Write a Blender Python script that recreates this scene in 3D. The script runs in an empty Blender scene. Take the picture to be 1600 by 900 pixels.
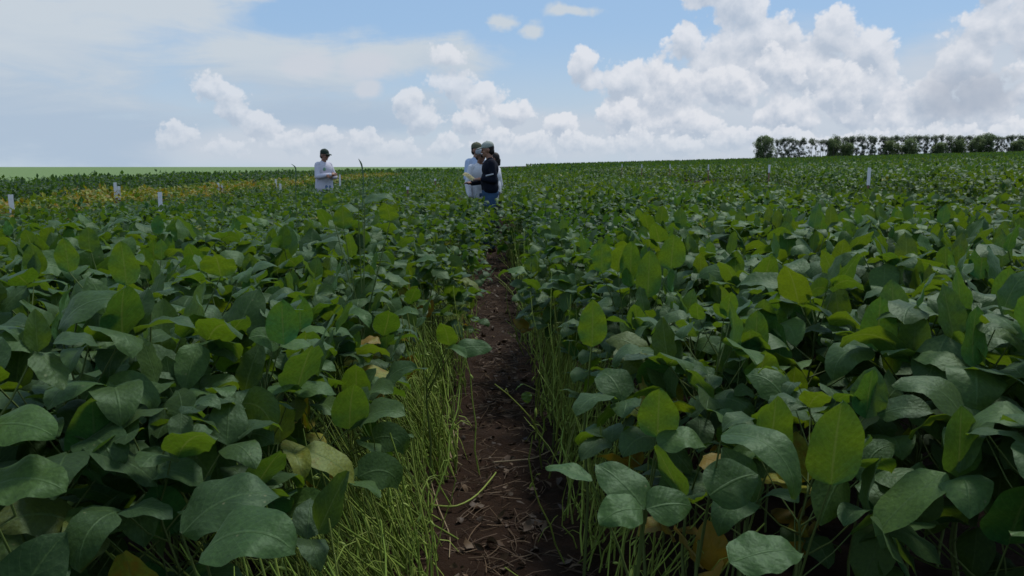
import bpy, bmesh, math, random
import numpy as np
from mathutils import Vector, Matrix, Euler

random.seed(11)
RNG = np.random.default_rng(7)
R = math.radians
scene = bpy.context.scene
COL = scene.collection

# ------------------------------------------------------------------ camera
FPX = 1244.0                       # focal length of the photograph in its own pixels (28 mm)
CAM = Vector((-0.05, 0.0, 1.36))
PITCH, YAW = R(8.65), R(-1.6)
cam_data = bpy.data.cameras.new("camera")
cam_data.lens, cam_data.sensor_width = 28.0, 36.0
cam_data.clip_start, cam_data.clip_end = 0.05, 20000.0
camera = bpy.data.objects.new("camera", cam_data)
camera.location = CAM
camera.rotation_euler = (R(90) - PITCH, 0, YAW)
COL.objects.link(camera)
scene.camera = camera
CAM_M = Euler((R(90) - PITCH, 0, YAW)).to_matrix()

def at(px, py, depth):
    """A point of the place, from where it stands in the photograph and how many metres ahead."""
    v = CAM_M @ Vector(((px - 800) / FPX, -(py - 450) / FPX, -1.0))
    return CAM + v * (depth / v.y)

# ------------------------------------------------------------------ render look
scene.render.engine = 'CYCLES'
scene.cycles.max_bounces = 6
scene.cycles.diffuse_bounces = 1
scene.cycles.glossy_bounces = 2
scene.cycles.transmission_bounces = 2
scene.cycles.transparent_max_bounces = 4
scene.cycles.filter_width = 1.6
scene.cycles.use_denoising = True
scene.view_settings.view_transform = 'Standard'
scene.view_settings.look = 'None'
scene.view_settings.exposure = 0.0
scene.view_settings.gamma = 1.0

# ------------------------------------------------------------------ sun and sky
SUN_EL, SUN_AZ = R(60), R(38)     # azimuth measured from straight ahead (+Y) towards +X
SUN_DIR = Vector((math.sin(SUN_AZ) * math.cos(SUN_EL), math.cos(SUN_AZ) * math.cos(SUN_EL), math.sin(SUN_EL)))
sun_data = bpy.data.lights.new("sun", 'SUN')
sun_data.energy, sun_data.angle, sun_data.color = 2.6, R(11), (1.0, 0.95, 0.86)
sun = bpy.data.objects.new("sun", sun_data)
sun.rotation_euler = SUN_DIR.to_track_quat('Z', 'Y').to_euler()
COL.objects.link(sun)

class NT:
    """short hand for building node trees"""
    def __init__(s, tree): s.t = tree
    def n(s, typ, **kw):
        nd = s.t.nodes.new(typ)
        for k, v in kw.items(): setattr(nd, k, v)
        return nd
    def link(s, a, b): s.t.links.new(a, b)
    def put(s, sock, v):
        if isinstance(v, bpy.types.NodeSocket): s.link(v, sock)
        else: sock.default_value = v
    def m(s, op, a, b=None, c=None, clamp=False):
        nd = s.n('ShaderNodeMath', operation=op, use_clamp=clamp)
        for i, v in enumerate((a, b, c)):
            if v is not None: s.put(nd.inputs[i], v)
        return nd.outputs[0]
    def v(s, op, a, b=None, scale=None):
        nd = s.n('ShaderNodeVectorMath', operation=op)
        s.put(nd.inputs[0], a)
        if b is not None: s.put(nd.inputs[1], b)
        if scale is not None: s.put(nd.inputs['Scale'], scale)
        return nd.outputs['Value'] if op in ('LENGTH', 'DOT_PRODUCT', 'DISTANCE') else nd.outputs[0]
    def ramp(s, x, lo, hi, smooth=True, a=0.0, b=1.0):
        nd = s.n('ShaderNodeMapRange', interpolation_type='SMOOTHSTEP' if smooth else 'LINEAR')
        s.put(nd.inputs[0], x)
        for i, q in enumerate((lo, hi, a, b)): s.put(nd.inputs[i + 1], q)
        return nd.outputs[0]
    def mix(s, f, a, b, blend='MIX'):
        nd = s.n('ShaderNodeMix', data_type='RGBA', blend_type=blend)
        s.put(nd.inputs[0], f)
        for i, q in ((6, a), (7, b)): s.put(nd.inputs[i], (*q, 1) if isinstance(q, tuple) and len(q) == 3 else q)
        return nd.outputs[2]
    def noise(s, vec, scale, detail=3, rough=0.5, dist=0.0, out=0):
        nd = s.n('ShaderNodeTexNoise')
        s.put(nd.inputs['Vector'], vec)
        nd.inputs['Scale'].default_value, nd.inputs['Detail'].default_value = scale, detail
        nd.inputs['Roughness'].default_value, nd.inputs['Distortion'].default_value = rough, dist
        return nd.outputs[out]

# cumulus heaps of the sky, three banks one behind the other: azimuth, elevation, half width, half height in degrees
BACK = [(6.4, 6.7, 1.8, 1.8), (9.3, 5.6, 2.2, 2.2), (13.4, 8.2, 2.0, 1.7), (14.8, 11.6, 2.2, 1.5), (16.8, 10.6, 2.8, 2.2), (18.6, 8.4, 2.6, 2.0),
        (16.5, 6.6, 4.2, 3.0), (23.2, 8.3, 2.0, 2.2), (25.2, 7.4, 2.1, 2.0), (21.8, 6.4, 3.4, 2.6), (24.8, 4.6, 3.4, 3.0), (12.0, 4.6, 4.0, 3.0),
        (34.2, 8.8, 3.6, 3.2), (31.8, 8.6, 2.4, 2.2), (31.6, 10.8, 2.0, 1.0), (30.4, 6.2, 2.2, 2.4), (37.0, 5.0, 4.0, 4.0), (-2.8, 7.6, 1.7, 1.1), (-2.6, 5.9, 1.9, 1.5), (-0.6, 4.6, 2.0, 1.8)]
MID = [(12.6, 5.6, 2.6, 2.3), (9.6, 3.4, 2.4, 1.9), (16.4, 5.2, 2.7, 2.2), (19.6, 6.2, 2.3, 2.0), (23.4, 4.9, 2.6, 2.3), (26.6, 3.4, 2.0, 2.2),
       (20.4, 3.2, 3.0, 2.0), (14.2, 2.8, 3.0, 1.8), (31.6, 3.6, 3.2, 2.6), (28.6, 4.0, 2.0, 2.0), (35.4, 4.4, 3.0, 2.4), (-18.8, 5.1, 1.4, 1.4), (-17.3, 4.0, 1.6, 1.5),
       (-15.8, 2.9, 1.9, 1.4), (-5.7, 4.2, 1.5, 1.4), (-4.6, 3.0, 1.8, 1.5), (1.8, 3.6, 1.7, 1.5), (-1.4, 3.2, 1.6, 1.4), (5.0, 3.0, 1.8, 1.3)]
FRONT = [(-21.0, 1.9, 1.7, 1.2), (-17.6, 1.3, 2.0, 1.0), (-13.6, 1.5, 1.8, 1.1), (-11.2, 2.0, 1.6, 1.2), (-8.8, 1.8, 1.6, 1.1), (-6.2, 1.2, 2.0, 1.0),
         (-3.0, 1.5, 2.0, 1.1), (0.2, 1.7, 1.9, 1.2), (3.2, 1.5, 2.0, 1.1), (6.4, 1.7, 2.0, 1.1), (9.8, 1.6, 2.4, 1.2), (13.2, 1.3, 2.4, 1.1), (17.0, 1.8, 2.8, 1.3),
         (21.4, 1.6, 2.8, 1.3), (25.6, 1.4, 2.8, 1.2), (29.8, 1.6, 2.8, 1.3), (34.0, 1.6, 3.0, 1.4)]
MILKY = [(17, 2.6, 13, 4.4), (32, 4.6, 8, 5.0), (4, 2.0, 9, 2.6), (-12, 1.2, 12, 1.8), (20, 6.0, 8, 4.0), (36, 8.0, 5, 5.0)]
SHREDS = [(-12.2, 6.9, 2.4, 1.1), (-8.2, 6.7, 2.3, 1.1), (-8.0, 5.3, 1.4, 0.8), (-15.4, 11.4, 3.0, 0.9)]
SHEET = [(-30, 8.5, 11, 5.0), (-22, 10.5, 7.5, 3.0), (-34, 4.0, 12, 4.0), (-17.5, 11.2, 3.6, 1.4), (-14, 6.6, 9, 2.4),
         (-27, 2.5, 10, 3.0), (-5, 7.2, 6.5, 1.5), (-10, 3.6, 9, 2.2), (3.4, 9.1, 1.2, 0.9), (5.4, 10.5, 1.8, 0.6), (1.0, 9.6, 1.4, 0.8), (22, 12, 3, 1.0)]

def smax_tree(h, p, blobs, k):
    acc = None
    for (cx, cy, rx, ry) in blobs:
        q = h.v('MULTIPLY', h.v('SUBTRACT', p, (cx, cy, 0)), (1 / rx, 1 / ry, 0))
        d = h.m('SUBTRACT', 1.0, h.v('LENGTH', q))
        acc = d if acc is None else h.m('SMOOTH_MAX', acc, d, k)
    return acc

def cloud_group(name, blobs, seed, scale):
    g = bpy.data.node_groups.new(name, 'ShaderNodeTree')
    g.interface.new_socket("P", in_out='INPUT', socket_type='NodeSocketVector')
    g.interface.new_socket("D", in_out='OUTPUT', socket_type='NodeSocketFloat')
    h = NT(g)
    gi, go = h.n('NodeGroupInput'), h.n('NodeGroupOutput')
    p = gi.outputs[0]
    ps = h.v('ADD', p, (seed, seed * 0.7, 0))
    w = h.v('SUBTRACT', h.noise(ps, 0.5, 4, 0.62, out=1), (0.5, 0.5, 0.5))
    wp = h.v('MULTIPLY_ADD', w, (1.7, 1.4, 0)); h.link(p, wp.node.inputs[2])
    d = smax_tree(h, wp, blobs, 0.16)
    vo = h.n('ShaderNodeTexVoronoi', feature='SMOOTH_F1', voronoi_dimensions='2D')
    h.link(h.v('ADD', ps, h.v('SCALE', w, scale=0.6)), vo.inputs['Vector'])
    vo.inputs['Scale'].default_value, vo.inputs['Detail'].default_value = scale, 3.0
    vo.inputs['Roughness'].default_value, vo.inputs['Lacunarity'].default_value = 0.52, 2.3
    vo.inputs['Smoothness'].default_value = 0.45
    b = h.m('SUBTRACT', 0.45, vo.outputs['Distance'])
    h.link(h.m('MULTIPLY_ADD', b, 0.62, d), go.inputs[0])
    return g

world = bpy.data.worlds.new("World")
scene.world = world
world.use_nodes = True
world.cycles.sampling_method = 'MANUAL'
world.cycles.sample_map_resolution = 512
W = NT(world.node_tree)
for nd in list(world.node_tree.nodes): world.node_tree.nodes.remove(nd)
w_out = W.n('ShaderNodeOutputWorld'); w_bg = W.n('ShaderNodeBackground')
W.link(w_bg.outputs[0], w_out.inputs[0])
sky = W.n('ShaderNodeTexSky', sky_type='NISHITA', sun_disc=False)
sky.sun_elevation, sky.sun_rotation = SUN_EL, SUN_AZ
sky.air_density, sky.dust_density, sky.ozone_density = 1.0, 0.6, 1.2
SKY_STRENGTH = 0.10
tc = W.n('ShaderNodeTexCoord')
sep = W.n('ShaderNodeSeparateXYZ'); W.link(tc.outputs['Generated'], sep.inputs[0])
dx, dy, dz = sep.outputs
AZ = W.m('MULTIPLY', W.m('ARCTAN2', dx, dy), 180 / math.pi)
EL = W.m('MULTIPLY', W.m('ARCSINE', W.m('MINIMUM', W.m('MAXIMUM', dz, -1.0), 1.0)), 180 / math.pi)
cmb = W.n('ShaderNodeCombineXYZ'); W.link(AZ, cmb.inputs[0]); W.link(EL, cmb.inputs[1])
P = cmb.outputs[0]
def cloud_layer(under, name, blobs, seed, scale, hi, lo, off, k, strength):
    """one bank of cumulus over what lies behind it: lit towards the sun, greyer inside and at the base"""
    cg = cloud_group(name, blobs, seed, scale)
    def field(vec):
        g = W.n('ShaderNodeGroup'); g.node_tree = cg
        W.put(g.inputs[0], vec); return g.outputs[0]
    d0, d1 = field(P), field(W.v('ADD', P, off))
    lit = W.m('MULTIPLY_ADD', W.m('SUBTRACT', d0, d1), k, W.m('MULTIPLY_ADD', W.m('MAXIMUM', d0, 0.0), -0.42, 0.60), clamp=True)
    col = W.mix(lit, lo, hi)
    col = W.mix(W.ramp(EL, -0.5, 3.6, a=0.62, b=0.0), col, (0.535, 0.62, 0.715))
    grey = W.v('MULTIPLY', W.v('SUBTRACT', pS, (31.0, 4.6, 0)), (1 / 3.0, 1 / 1.7, 0))
    col = W.mix(W.ramp(W.v('LENGTH', grey), 0.35, 1.2, a=0.75, b=0.0), col, (0.36, 0.42, 0.52))
    mask = W.m('MULTIPLY', W.ramp(d0, -0.08, 0.16), W.m('MULTIPLY', W.ramp(EL, 0.0, 1.6, a=0.55, b=1.0), strength))
    return W.mix(mask, under, col)
# the generic broken cloud over the rest of the dome, on a flat layer overhead
zc = W.m('MAXIMUM', dz, 0.03)
flat = W.n('ShaderNodeCombineXYZ'); W.link(W.m('DIVIDE', dx, zc), flat.inputs[0]); W.link(W.m('DIVIDE', dy, zc), flat.inputs[1])
dome_n = W.noise(flat.outputs[0], 0.55, 6, 0.58, 0.3)
out_of_view = W.m('MAXIMUM', W.ramp(EL, 15, 22), W.ramp(W.m('ABSOLUTE', AZ), 36, 46))
dome_mask = W.m('MULTIPLY', W.ramp(dome_n, 0.46, 0.66), out_of_view)
# wide veil of cloud on the left
wS = W.v('SUBTRACT', W.noise(P, 0.12, 5, 0.6, out=1), (0.5, 0.5, 0.5))
pS = W.v('MULTIPLY_ADD', wS, (9, 4.2, 0)); W.link(P, pS.node.inputs[2])
S0 = smax_tree(W, pS, SHEET, 0.25)
pS2 = W.v('MULTIPLY_ADD', wS, (4, 1.6, 0)); W.link(P, pS2.node.inputs[2])
st = W.v('MULTIPLY', P, (0.10, 0.42, 0))
streak = W.noise(st, 1.0, 6, 0.6, 0.6)
S1 = W.m('MULTIPLY_ADD', W.m('SUBTRACT', streak, 0.5), 1.5, S0)
veil = W.m('MULTIPLY', W.ramp(S1, -0.10, 0.55), 0.96)
sky_s = W.v('SCALE', sky.outputs[0], scale=SKY_STRENGTH)
clear = W.mix(0.7, sky_s, (0.315, 0.505, 0.775))     # thin high haze in the air
low = W.mix(W.ramp(EL, 0.0, 10.0), (0.515, 0.61, 0.705), clear)
veil_col = W.mix(W.ramp(W.m('MULTIPLY_ADD', W.m('SUBTRACT', streak, 0.5), 9.0, EL), 2.5, 8.5), (0.42, 0.525, 0.655), (0.575, 0.640, 0.705))
c1 = W.mix(veil, low, veil_col)
sh = W.ramp(W.m('MULTIPLY_ADD', W.m('SUBTRACT', streak, 0.5), 1.0, smax_tree(W, pS2, SHREDS, 0.1)), -0.05, 0.6)
c1 = W.mix(W.m('MULTIPLY', sh, 0.85), c1, (0.60, 0.64, 0.71))
mk = W.ramp(W.m('MULTIPLY_ADD', W.m('SUBTRACT', streak, 0.5), 0.6, smax_tree(W, pS2, MILKY, 0.2)), -0.05, 0.55)
c1 = W.mix(W.m('MULTIPLY', mk, 0.88), c1, W.mix(streak, (0.50, 0.575, 0.675), (0.62, 0.665, 0.735)))
HI, LO = (0.76, 0.78, 0.83), (0.46, 0.53, 0.635)
soft = W.ramp(AZ, -8.0, 6.0, a=0.70, b=0.92)
c2 = cloud_layer(c1, "cumulus_back", BACK, 0.0, 0.42, HI, LO, (0.15, 0.75, 0), 1.15, soft)
c2 = cloud_layer(c2, "cumulus_middle", MID, 13.0, 0.55, HI, LO, (0.15, 0.60, 0), 1.3, soft)
c2 = cloud_layer(c2, "cumulus_front", FRONT, 29.0, 0.70, HI, LO, (0.12, 0.45, 0), 1.3, soft)
dome_col = W.mix(W.ramp(dome_n, 0.5, 0.8), (0.70, 0.72, 0.75), (0.40, 0.45, 0.53))
c3 = W.mix(dome_mask, c2, dome_col)
c4 = W.mix(W.ramp(EL, -3.0, -0.4), (0.05, 0.06, 0.04), c3)
W.link(c4, w_bg.inputs[0])
w_bg.inputs[1].default_value = 1.0

# ------------------------------------------------------------------ helpers for objects
def tag(o, label=None, cat=None, group=None, kind=None):
    if label: o["label"] = label
    if cat: o["category"] = cat
    if group: o["group"] = group
    if kind: o["kind"] = kind
    return o

def link_obj(name, data, parent=None, loc=None):
    o = bpy.data.objects.new(name, data)
    COL.objects.link(o)
    if parent is not None: o.parent = parent
    if loc is not None: o.location = loc
    return o

def empty(name, loc=(0, 0, 0), rz=0.0):
    o = bpy.data.objects.new(name, None)
    o.empty_display_size = 0.1
    COL.objects.link(o)
    o.location = loc; o.rotation_euler = (0, 0, rz)
    return o

def material(name):
    m = bpy.data.materials.new(name); m.use_nodes = True
    for nd in list(m.node_tree.nodes): m.node_tree.nodes.remove(nd)
    h = NT(m.node_tree)
    out = h.n('ShaderNodeOutputMaterial')
    return m, h, out

def principled(h, **kw):
    p = h.n('ShaderNodeBsdfPrincipled')
    for k, v in kw.items():
        k = k.replace('_', ' ')
        h.put(p.inputs[k], (*v, 1) if isinstance(v, tuple) and len(v) == 3 else v)
    return p

def plain(name, col, rough=0.7, var=0.15, scale=18.0, bump=0.0, spec=0.3):
    m, h, out = material(name)
    tcx = h.n('ShaderNodeTexCoord').outputs['Object']
    nz = h.noise(tcx, scale, 4, 0.6)
    c = h.mix(nz, tuple(x * (1 - var) for x in col), tuple(min(1, x * (1 + var)) for x in col))
    p = principled(h, Base_Color=c, Roughness=rough, Specular_IOR_Level=spec)
    if bump:
        b = h.n('ShaderNodeBump'); b.inputs['Strength'].default_value = bump; b.inputs['Distance'].default_value = 0.01
        h.link(h.noise(tcx, scale * 2.5, 4, 0.6), b.inputs['Height']); h.link(b.outputs[0], p.inputs['Normal'])
    h.link(p.outputs[0], out.inputs[0])
    return m

def ground_z(x):
    x = np.asarray(x, float)
    return 0.026 * (np.sqrt(x * x + 9.0) + x) / 2 - 0.026 * 1.5

class Acc:
    """collects vertices, faces, tint (and uv) of many small pieces into one mesh"""
    def __init__(s): s.v, s.f3, s.f4, s.t, s.uv, s.n = [], [], [], [], [], 0
    def add(s, verts, quads=None, tris=None, tint=None, uv=None):
        verts = np.asarray(verts, float).reshape(-1, 3); k = len(verts)
        s.v.append(verts)
        if quads is not None and len(quads): s.f4.append(np.asarray(quads, np.int64) + s.n)
        if tris is not None and len(tris): s.f3.append(np.asarray(tris, np.int64) + s.n)
        s.t.append(np.zeros((k, 4)) if tint is None else np.broadcast_to(tint, (k, 4)).reshape(k, 4))
        s.uv.append(np.full((k, 2), 0.5) if uv is None else np.broadcast_to(uv, (k, 2)).reshape(k, 2))
        s.n += k
    def mesh(s, name, mat, smooth=True, uv=True):
        me = bpy.data.meshes.new(name)
        v = np.concatenate(s.v)
        q = np.concatenate(s.f4) if s.f4 else np.zeros((0, 4), np.int64)
        t = np.concatenate(s.f3) if s.f3 else np.zeros((0, 3), np.int64)
        loops = np.concatenate([q.ravel(), t.ravel()]).astype(np.int32)
        tot = np.concatenate([np.full(len(q), 4), np.full(len(t), 3)]).astype(np.int32)
        start = np.concatenate([[0], np.cumsum(tot)[:-1]]).astype(np.int32)
        me.vertices.add(len(v)); me.vertices.foreach_set('co', v.astype(np.float32).ravel())
        me.loops.add(len(loops)); me.loops.foreach_set('vertex_index', loops)
        me.polygons.add(len(tot)); me.polygons.foreach_set('loop_start', start); me.polygons.foreach_set('loop_total', tot)
        me.polygons.foreach_set('use_smooth', np.full(len(tot), smooth))
        a = me.attributes.new('tint', 'FLOAT_COLOR', 'POINT')
        a.data.foreach_set('color', np.concatenate(s.t).astype(np.float32).ravel())
        if uv:
            u = me.uv_layers.new(name='leaf')
            u.data.foreach_set('uv', np.concatenate(s.uv)[loops].astype(np.float32).ravel())
        me.materials.append(mat)
        me.update(); me.validate()
        return me

def grid_quads(nu, nv):
    i = np.arange(nu)[:, None]; j = np.arange(nv)[None, :]
    a = i * (nv + 1) + j
    return np.stack([a, a + 1, a + nv + 2, a + nv + 1], -1).reshape(-1, 4)

def leaflets(acc, P, head, pitch, roll, L, W, bend, fold, tint, nl=8, nw=4, cup=0.12, wave=0.05, side=0.0):
    """N soybean leaflets at once. pitch: of the base; bend: how far the tip curls down; fold: the V along the midrib"""
    P = np.atleast_2d(P); N = len(P)
    B = lambda q: np.broadcast_to(np.asarray(q, float), (N,)).copy()
    head, pitch, roll, L, W, bend, fold, side = map(B, (head, pitch, roll, L, W, bend, fold, side))
    t = np.linspace(0, 1, nl + 1)
    th = pitch[:, None] - bend[:, None] * (t ** 1.4)[None, :]
    hh = head[:, None] + side[:, None] * t[None, :]
    T = np.stack([np.cos(th) * np.cos(hh), np.cos(th) * np.sin(hh), np.sin(th)], -1)
    seg = (T[:, 1:] + T[:, :-1]) / 2 * (L[:, None, None] / nl)
    pos = P[:, None, :] + np.concatenate([np.zeros((N, 1, 3)), np.cumsum(seg, 1)], 1)
    s0 = np.stack([-np.sin(hh), np.cos(hh), np.zeros_like(hh)], -1)
    n0 = np.stack([-np.sin(th) * np.cos(hh), -np.sin(th) * np.sin(hh), np.cos(th)], -1)
    cr, sr = np.cos(roll)[:, None, None], np.sin(roll)[:, None, None]
    s = cr * s0 + sr * n0; n = cr * n0 - sr * s0
    shp = (t + 0.015) ** 0.52 * (1.015 - t) ** 0.80
    shp = shp / shp.max(); shp[0] = 0.06; shp[-1] = 0.03
    u = np.linspace(-1, 1, nw + 1)
    w = W[:, None] / 2 * shp[None, :]
    ph = RNG.uniform(0, 6.28, (N, 1, 1)); fq = RNG.uniform(1.5, 2.8, (N, 1, 1))
    au = np.abs(u)[None, None, :]
    off = fold[:, None, None] * au * w[:, :, None] - cup * au ** 2 * w[:, :, None] * 1.3 \
        + wave * W[:, None, None] * au * np.sin(fq * 6.28 * t[None, :, None] + ph + 2.0 * np.sign(u)[None, None, :])
    lat = u[None, None, :] * w[:, :, None] * np.sqrt(np.maximum(0.2, 1 - (fold[:, None, None] * 0.8) ** 2))
    V = pos[:, :, None, :] + s[:, :, None, :] * lat[..., None] + n[:, :, None, :] * off[..., None]
    k = (nl + 1) * (nw + 1)
    q = grid_quads(nl, nw)
    Q = (q[None] + (np.arange(N) * k)[:, None, None]).reshape(-1, 4)
    uv = np.stack(np.meshgrid(t, (u + 1) / 2, indexing='ij'), -1).reshape(-1, 2)
    tint = np.broadcast_to(np.asarray(tint, float), (N, 4))
    acc.add(V.reshape(-1, 3), quads=Q, tint=np.repeat(tint, k, 0), uv=np.tile(uv, (N, 1)))

def tubes(acc, paths, rad, tint, sides=4):
    """N tubes at once: paths (N, k, 3), rad (N, k)"""
    paths = np.asarray(paths, float); N, k, _ = paths.shape
    rad = np.broadcast_to(np.asarray(rad, float), (N, k))
    T = np.gradient(paths, axis=1); T /= np.linalg.norm(T, axis=-1, keepdims=True) + 1e-9
    ref = np.where(np.abs(T[..., 2:3]) > 0.9, np.array([1., 0, 0]), np.array([0, 0, 1.]))
    a = np.cross(T, ref); a /= np.linalg.norm(a, axis=-1, keepdims=True) + 1e-9
    b = np.cross(T, a)
    an = np.linspace(0, 2 * np.pi, sides, endpoint=False)
    V = paths[:, :, None, :] + rad[:, :, None, None] * (a[:, :, None, :] * np.cos(an)[:, None] + b[:, :, None, :] * np.sin(an)[:, None])
    i = np.arange(k - 1)[:, None]; j = np.arange(sides)[None, :]
    q = np.stack([i * sides + j, i * sides + (j + 1) % sides, (i + 1) * sides + (j + 1) % sides, (i + 1) * sides + j], -1).reshape(-1, 4)
    Q = (q[None] + (np.arange(N) * k * sides)[:, None, None]).reshape(-1, 4)
    tint = np.broadcast_to(np.asarray(tint, float), (N, 4))
    acc.add(V.reshape(-1, 3), quads=Q, tint=np.repeat(tint, k * sides, 0))

# ------------------------------------------------------------------ materials of the field
def leaf_material(name, veins):
    """tint: red = yellowing, green = lightness, blue = hue, alpha = blotching"""
    m, h, out = material(name)
    at_ = h.n('ShaderNodeAttribute', attribute_name='tint')
    sp = h.n('ShaderNodeSeparateColor'); h.link(at_.outputs['Color'], sp.inputs[0])
    yel, lig, hue = sp.outputs
    tco = h.n('ShaderNodeTexCoord')
    obj = tco.outputs['Object']
    rnd = h.n('ShaderNodeObjectInfo').outputs['Random'] if veins else 0.5
    fine = h.noise(obj, 45.0, 3, 0.6)
    top = h.mix(hue, (0.015, 0.098, 0.030), (0.036, 0.122, 0.018))
    under = h.mix(hue, (0.036, 0.078, 0.018), (0.052, 0.092, 0.014))
    ycol = h.mix(fine, (0.22, 0.17, 0.010), (0.24, 0.105, 0.008))
    blot = h.ramp(h.m('ADD', h.m('MULTIPLY', fine, 0.9), yel), 0.92, 1.30)
    back = h.n('ShaderNodeNewGeometry').outputs['Backfacing']
    col = h.mix(back, top, under)
    lum = h.m('MULTIPLY_ADD', lig, 1.1, 0.45)
    if veins:
        lum = h.m('MULTIPLY', lum, h.m('MULTIPLY_ADD', rnd, 0.3, 0.85))
    col = h.mix(h.ramp(yel, 0.1, 0.7, a=0.0, b=0.85), col, (0.27, 0.26, 0.020))
    col = h.v('SCALE', col, scale=lum)
    trans = h.mix(hue, (0.075, 0.165, 0.006), (0.150, 0.215, 0.005))
    height = None
    if veins:
        uvm = h.n('ShaderNodeUVMap', uv_map='leaf')
        su = h.n('ShaderNodeSeparateXYZ'); h.link(uvm.outputs[0], su.inputs[0])
        t, u = su.outputs[0], su.outputs[1]
        lat = h.m('ABSOLUTE', h.m('MULTIPLY_ADD', u, 2.0, -1.0))
        mid = h.ramp(lat, 0.015, 0.07, a=1.0, b=0.0)
        ph = h.m('MULTIPLY', h.m('MULTIPLY_ADD', lat, -0.30, t), 9.0)
        tri = h.m('ABSOLUTE', h.m('MULTIPLY_ADD', h.m('FRACT', ph), 2.0, -1.0))
        vein = h.m('MULTIPLY', h.ramp(tri, 0.84, 0.98), h.ramp(lat, 0.85, 1.0, a=1.0, b=0.0))
        allv = h.m('MAXIMUM', mid, h.m('MULTIPLY', vein, 0.55))
        col = h.mix(h.m('MULTIPLY', allv, 0.40), col, (0.10, 0.17, 0.055))
        mott = h.noise(obj, 140.0, 3, 0.65)
        col = h.v('SCALE', col, scale=h.m('MULTIPLY_ADD', mott, 1.3, 0.35))
        vs = h.n('ShaderNodeTexVoronoi'); h.link(obj, vs.inputs['Vector']); vs.inputs['Scale'].default_value = 42.0
        spot = h.m('MULTIPLY', h.ramp(vs.outputs['Distance'], 0.07, 0.13, a=1.0, b=0.0), h.ramp(h.noise(obj, 7.0, 2), 0.52, 0.62))
        col = h.mix(h.m('MULTIPLY', spot, 0.7), col, (0.20, 0.19, 0.09))
        pk = h.noise(obj, 95.0, 2, 0.5)
        height = h.m('ADD', h.m('MULTIPLY', tri, -0.12), h.m('ADD', h.m('MULTIPLY', pk, 1.2), h.m('MULTIPLY', mid, -0.7)))
        trans = h.v('SCALE', trans, scale=h.m('MULTIPLY_ADD', mott, 0.9, 0.55))
        trans = h.mix(h.m('MULTIPLY', allv, 0.55), trans, (0.20, 0.24, 0.04))
    col = h.mix(blot, col, ycol)
    trans = h.mix(blot, trans, (0.30, 0.20, 0.01))
    p = principled(h, Base_Color=col, Roughness=0.54, Specular_IOR_Level=0.46)
    p.inputs['Specular Tint'].default_value = (0.62, 1.0, 0.74, 1)
    p.inputs['Sheen Tint'].default_value = (0.62, 1.0, 0.74, 1)
    p.inputs['Sheen Weight'].default_value = 0.11; p.inputs['Sheen Roughness'].default_value = 0.5
    tr = h.n('ShaderNodeBsdfTranslucent')
    h.put(tr.inputs[0], trans)
    if height is not None:
        b = h.n('ShaderNodeBump'); b.inputs['Strength'].default_value = 0.36; b.inputs['Distance'].default_value = 0.004
        h.link(height, b.inputs['Height']); h.link(b.outputs[0], p.inputs['Normal'])
    mx = h.n('ShaderNodeMixShader'); mx.inputs[0].default_value = 0.40
    h.link(p.outputs[0], mx.inputs[1]); h.link(tr.outputs[0], mx.inputs[2]); h.link(mx.outputs[0], out.inputs[0])
    return m

LEAF = leaf_material("soybean_leaf", True)
LEAF_FAR = leaf_material("soybean_leaf_plain", False)

def stem_material(name, ca, cb):
    m, h, out = material(name)
    at_ = h.n('ShaderNodeAttribute', attribute_name='tint')
    sp = h.n('ShaderNodeSeparateColor'); h.link(at_.outputs['Color'], sp.inputs[0])
    nz = h.noise(h.n('ShaderNodeTexCoord').outputs['Object'], 30.0, 3)
    c = h.mix(h.m('MULTIPLY_ADD', nz, 0.5, h.m('MULTIPLY', sp.outputs[0], 0.7), clamp=True), ca, cb)
    c = h.v('SCALE', c, scale=h.m('MULTIPLY_ADD', sp.outputs[1], 0.9, 0.45))
    p = principled(h, Base_Color=c, Roughness=0.6, Specular_IOR_Level=0.3)
    h.link(p.outputs[0], out.inputs[0])
    return m
STEM = stem_material("green_stem", (0.075, 0.130, 0.030), (0.135, 0.155, 0.040))
STRAW = stem_material("ripening_stalk", (0.165, 0.275, 0.040), (0.28, 0.325, 0.065))
POD = stem_material("seed_pod", (0.13, 0.19, 0.045), (0.24, 0.23, 0.07))
DRY = stem_material("dry_stalk", (0.20, 0.15, 0.085), (0.34, 0.27, 0.16))

def soil_material():
    m, h, out = material("red_brown_soil")
    pz = h.n('ShaderNodeNewGeometry').outputs['Position']
    big = h.noise(pz, 1.6, 5, 0.6); med = h.noise(pz, 14.0, 6, 0.7); fin = h.noise(pz, 70.0, 5, 0.7)
    c = h.mix(med, (0.008, 0.0038, 0.0015), (0.034, 0.0145, 0.0052))
    c = h.mix(h.ramp(big, 0.45, 0.65, a=0.0, b=0.6), c, (0.022, 0.011, 0.0055))
    c = h.mix(h.ramp(fin, 0.60, 0.74, a=0.0, b=0.55), c, (0.060, 0.034, 0.017))
    p = principled(h, Base_Color=c, Roughness=0.92, Specular_IOR_Level=0.2)
    b = h.n('ShaderNodeBump'); b.inputs['Strength'].default_value = 0.9; b.inputs['Distance'].default_value = 0.03
    h.link(h.m('ADD', h.m('MULTIPLY', med, 1.0), h.m('MULTIPLY', fin, 0.35)), b.inputs['Height'])
    h.link(b.outputs[0], p.inputs['Normal']); h.link(p.outputs[0], out.inputs[0])
    return m
SOIL = soil_material()

def sheet(name, xs, ys, zf, mat):
    xs, ys = np.asarray(xs, float), np.asarray(ys, float)
    X, Y = np.meshgrid(xs, ys, indexing='ij')
    a = Acc()
    a.add(np.stack([X, Y, zf(X, Y)], -1), quads=grid_quads(len(xs) - 1, len(ys) - 1)[:, ::-1])
    return a.mesh(name, mat, uv=False)

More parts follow.
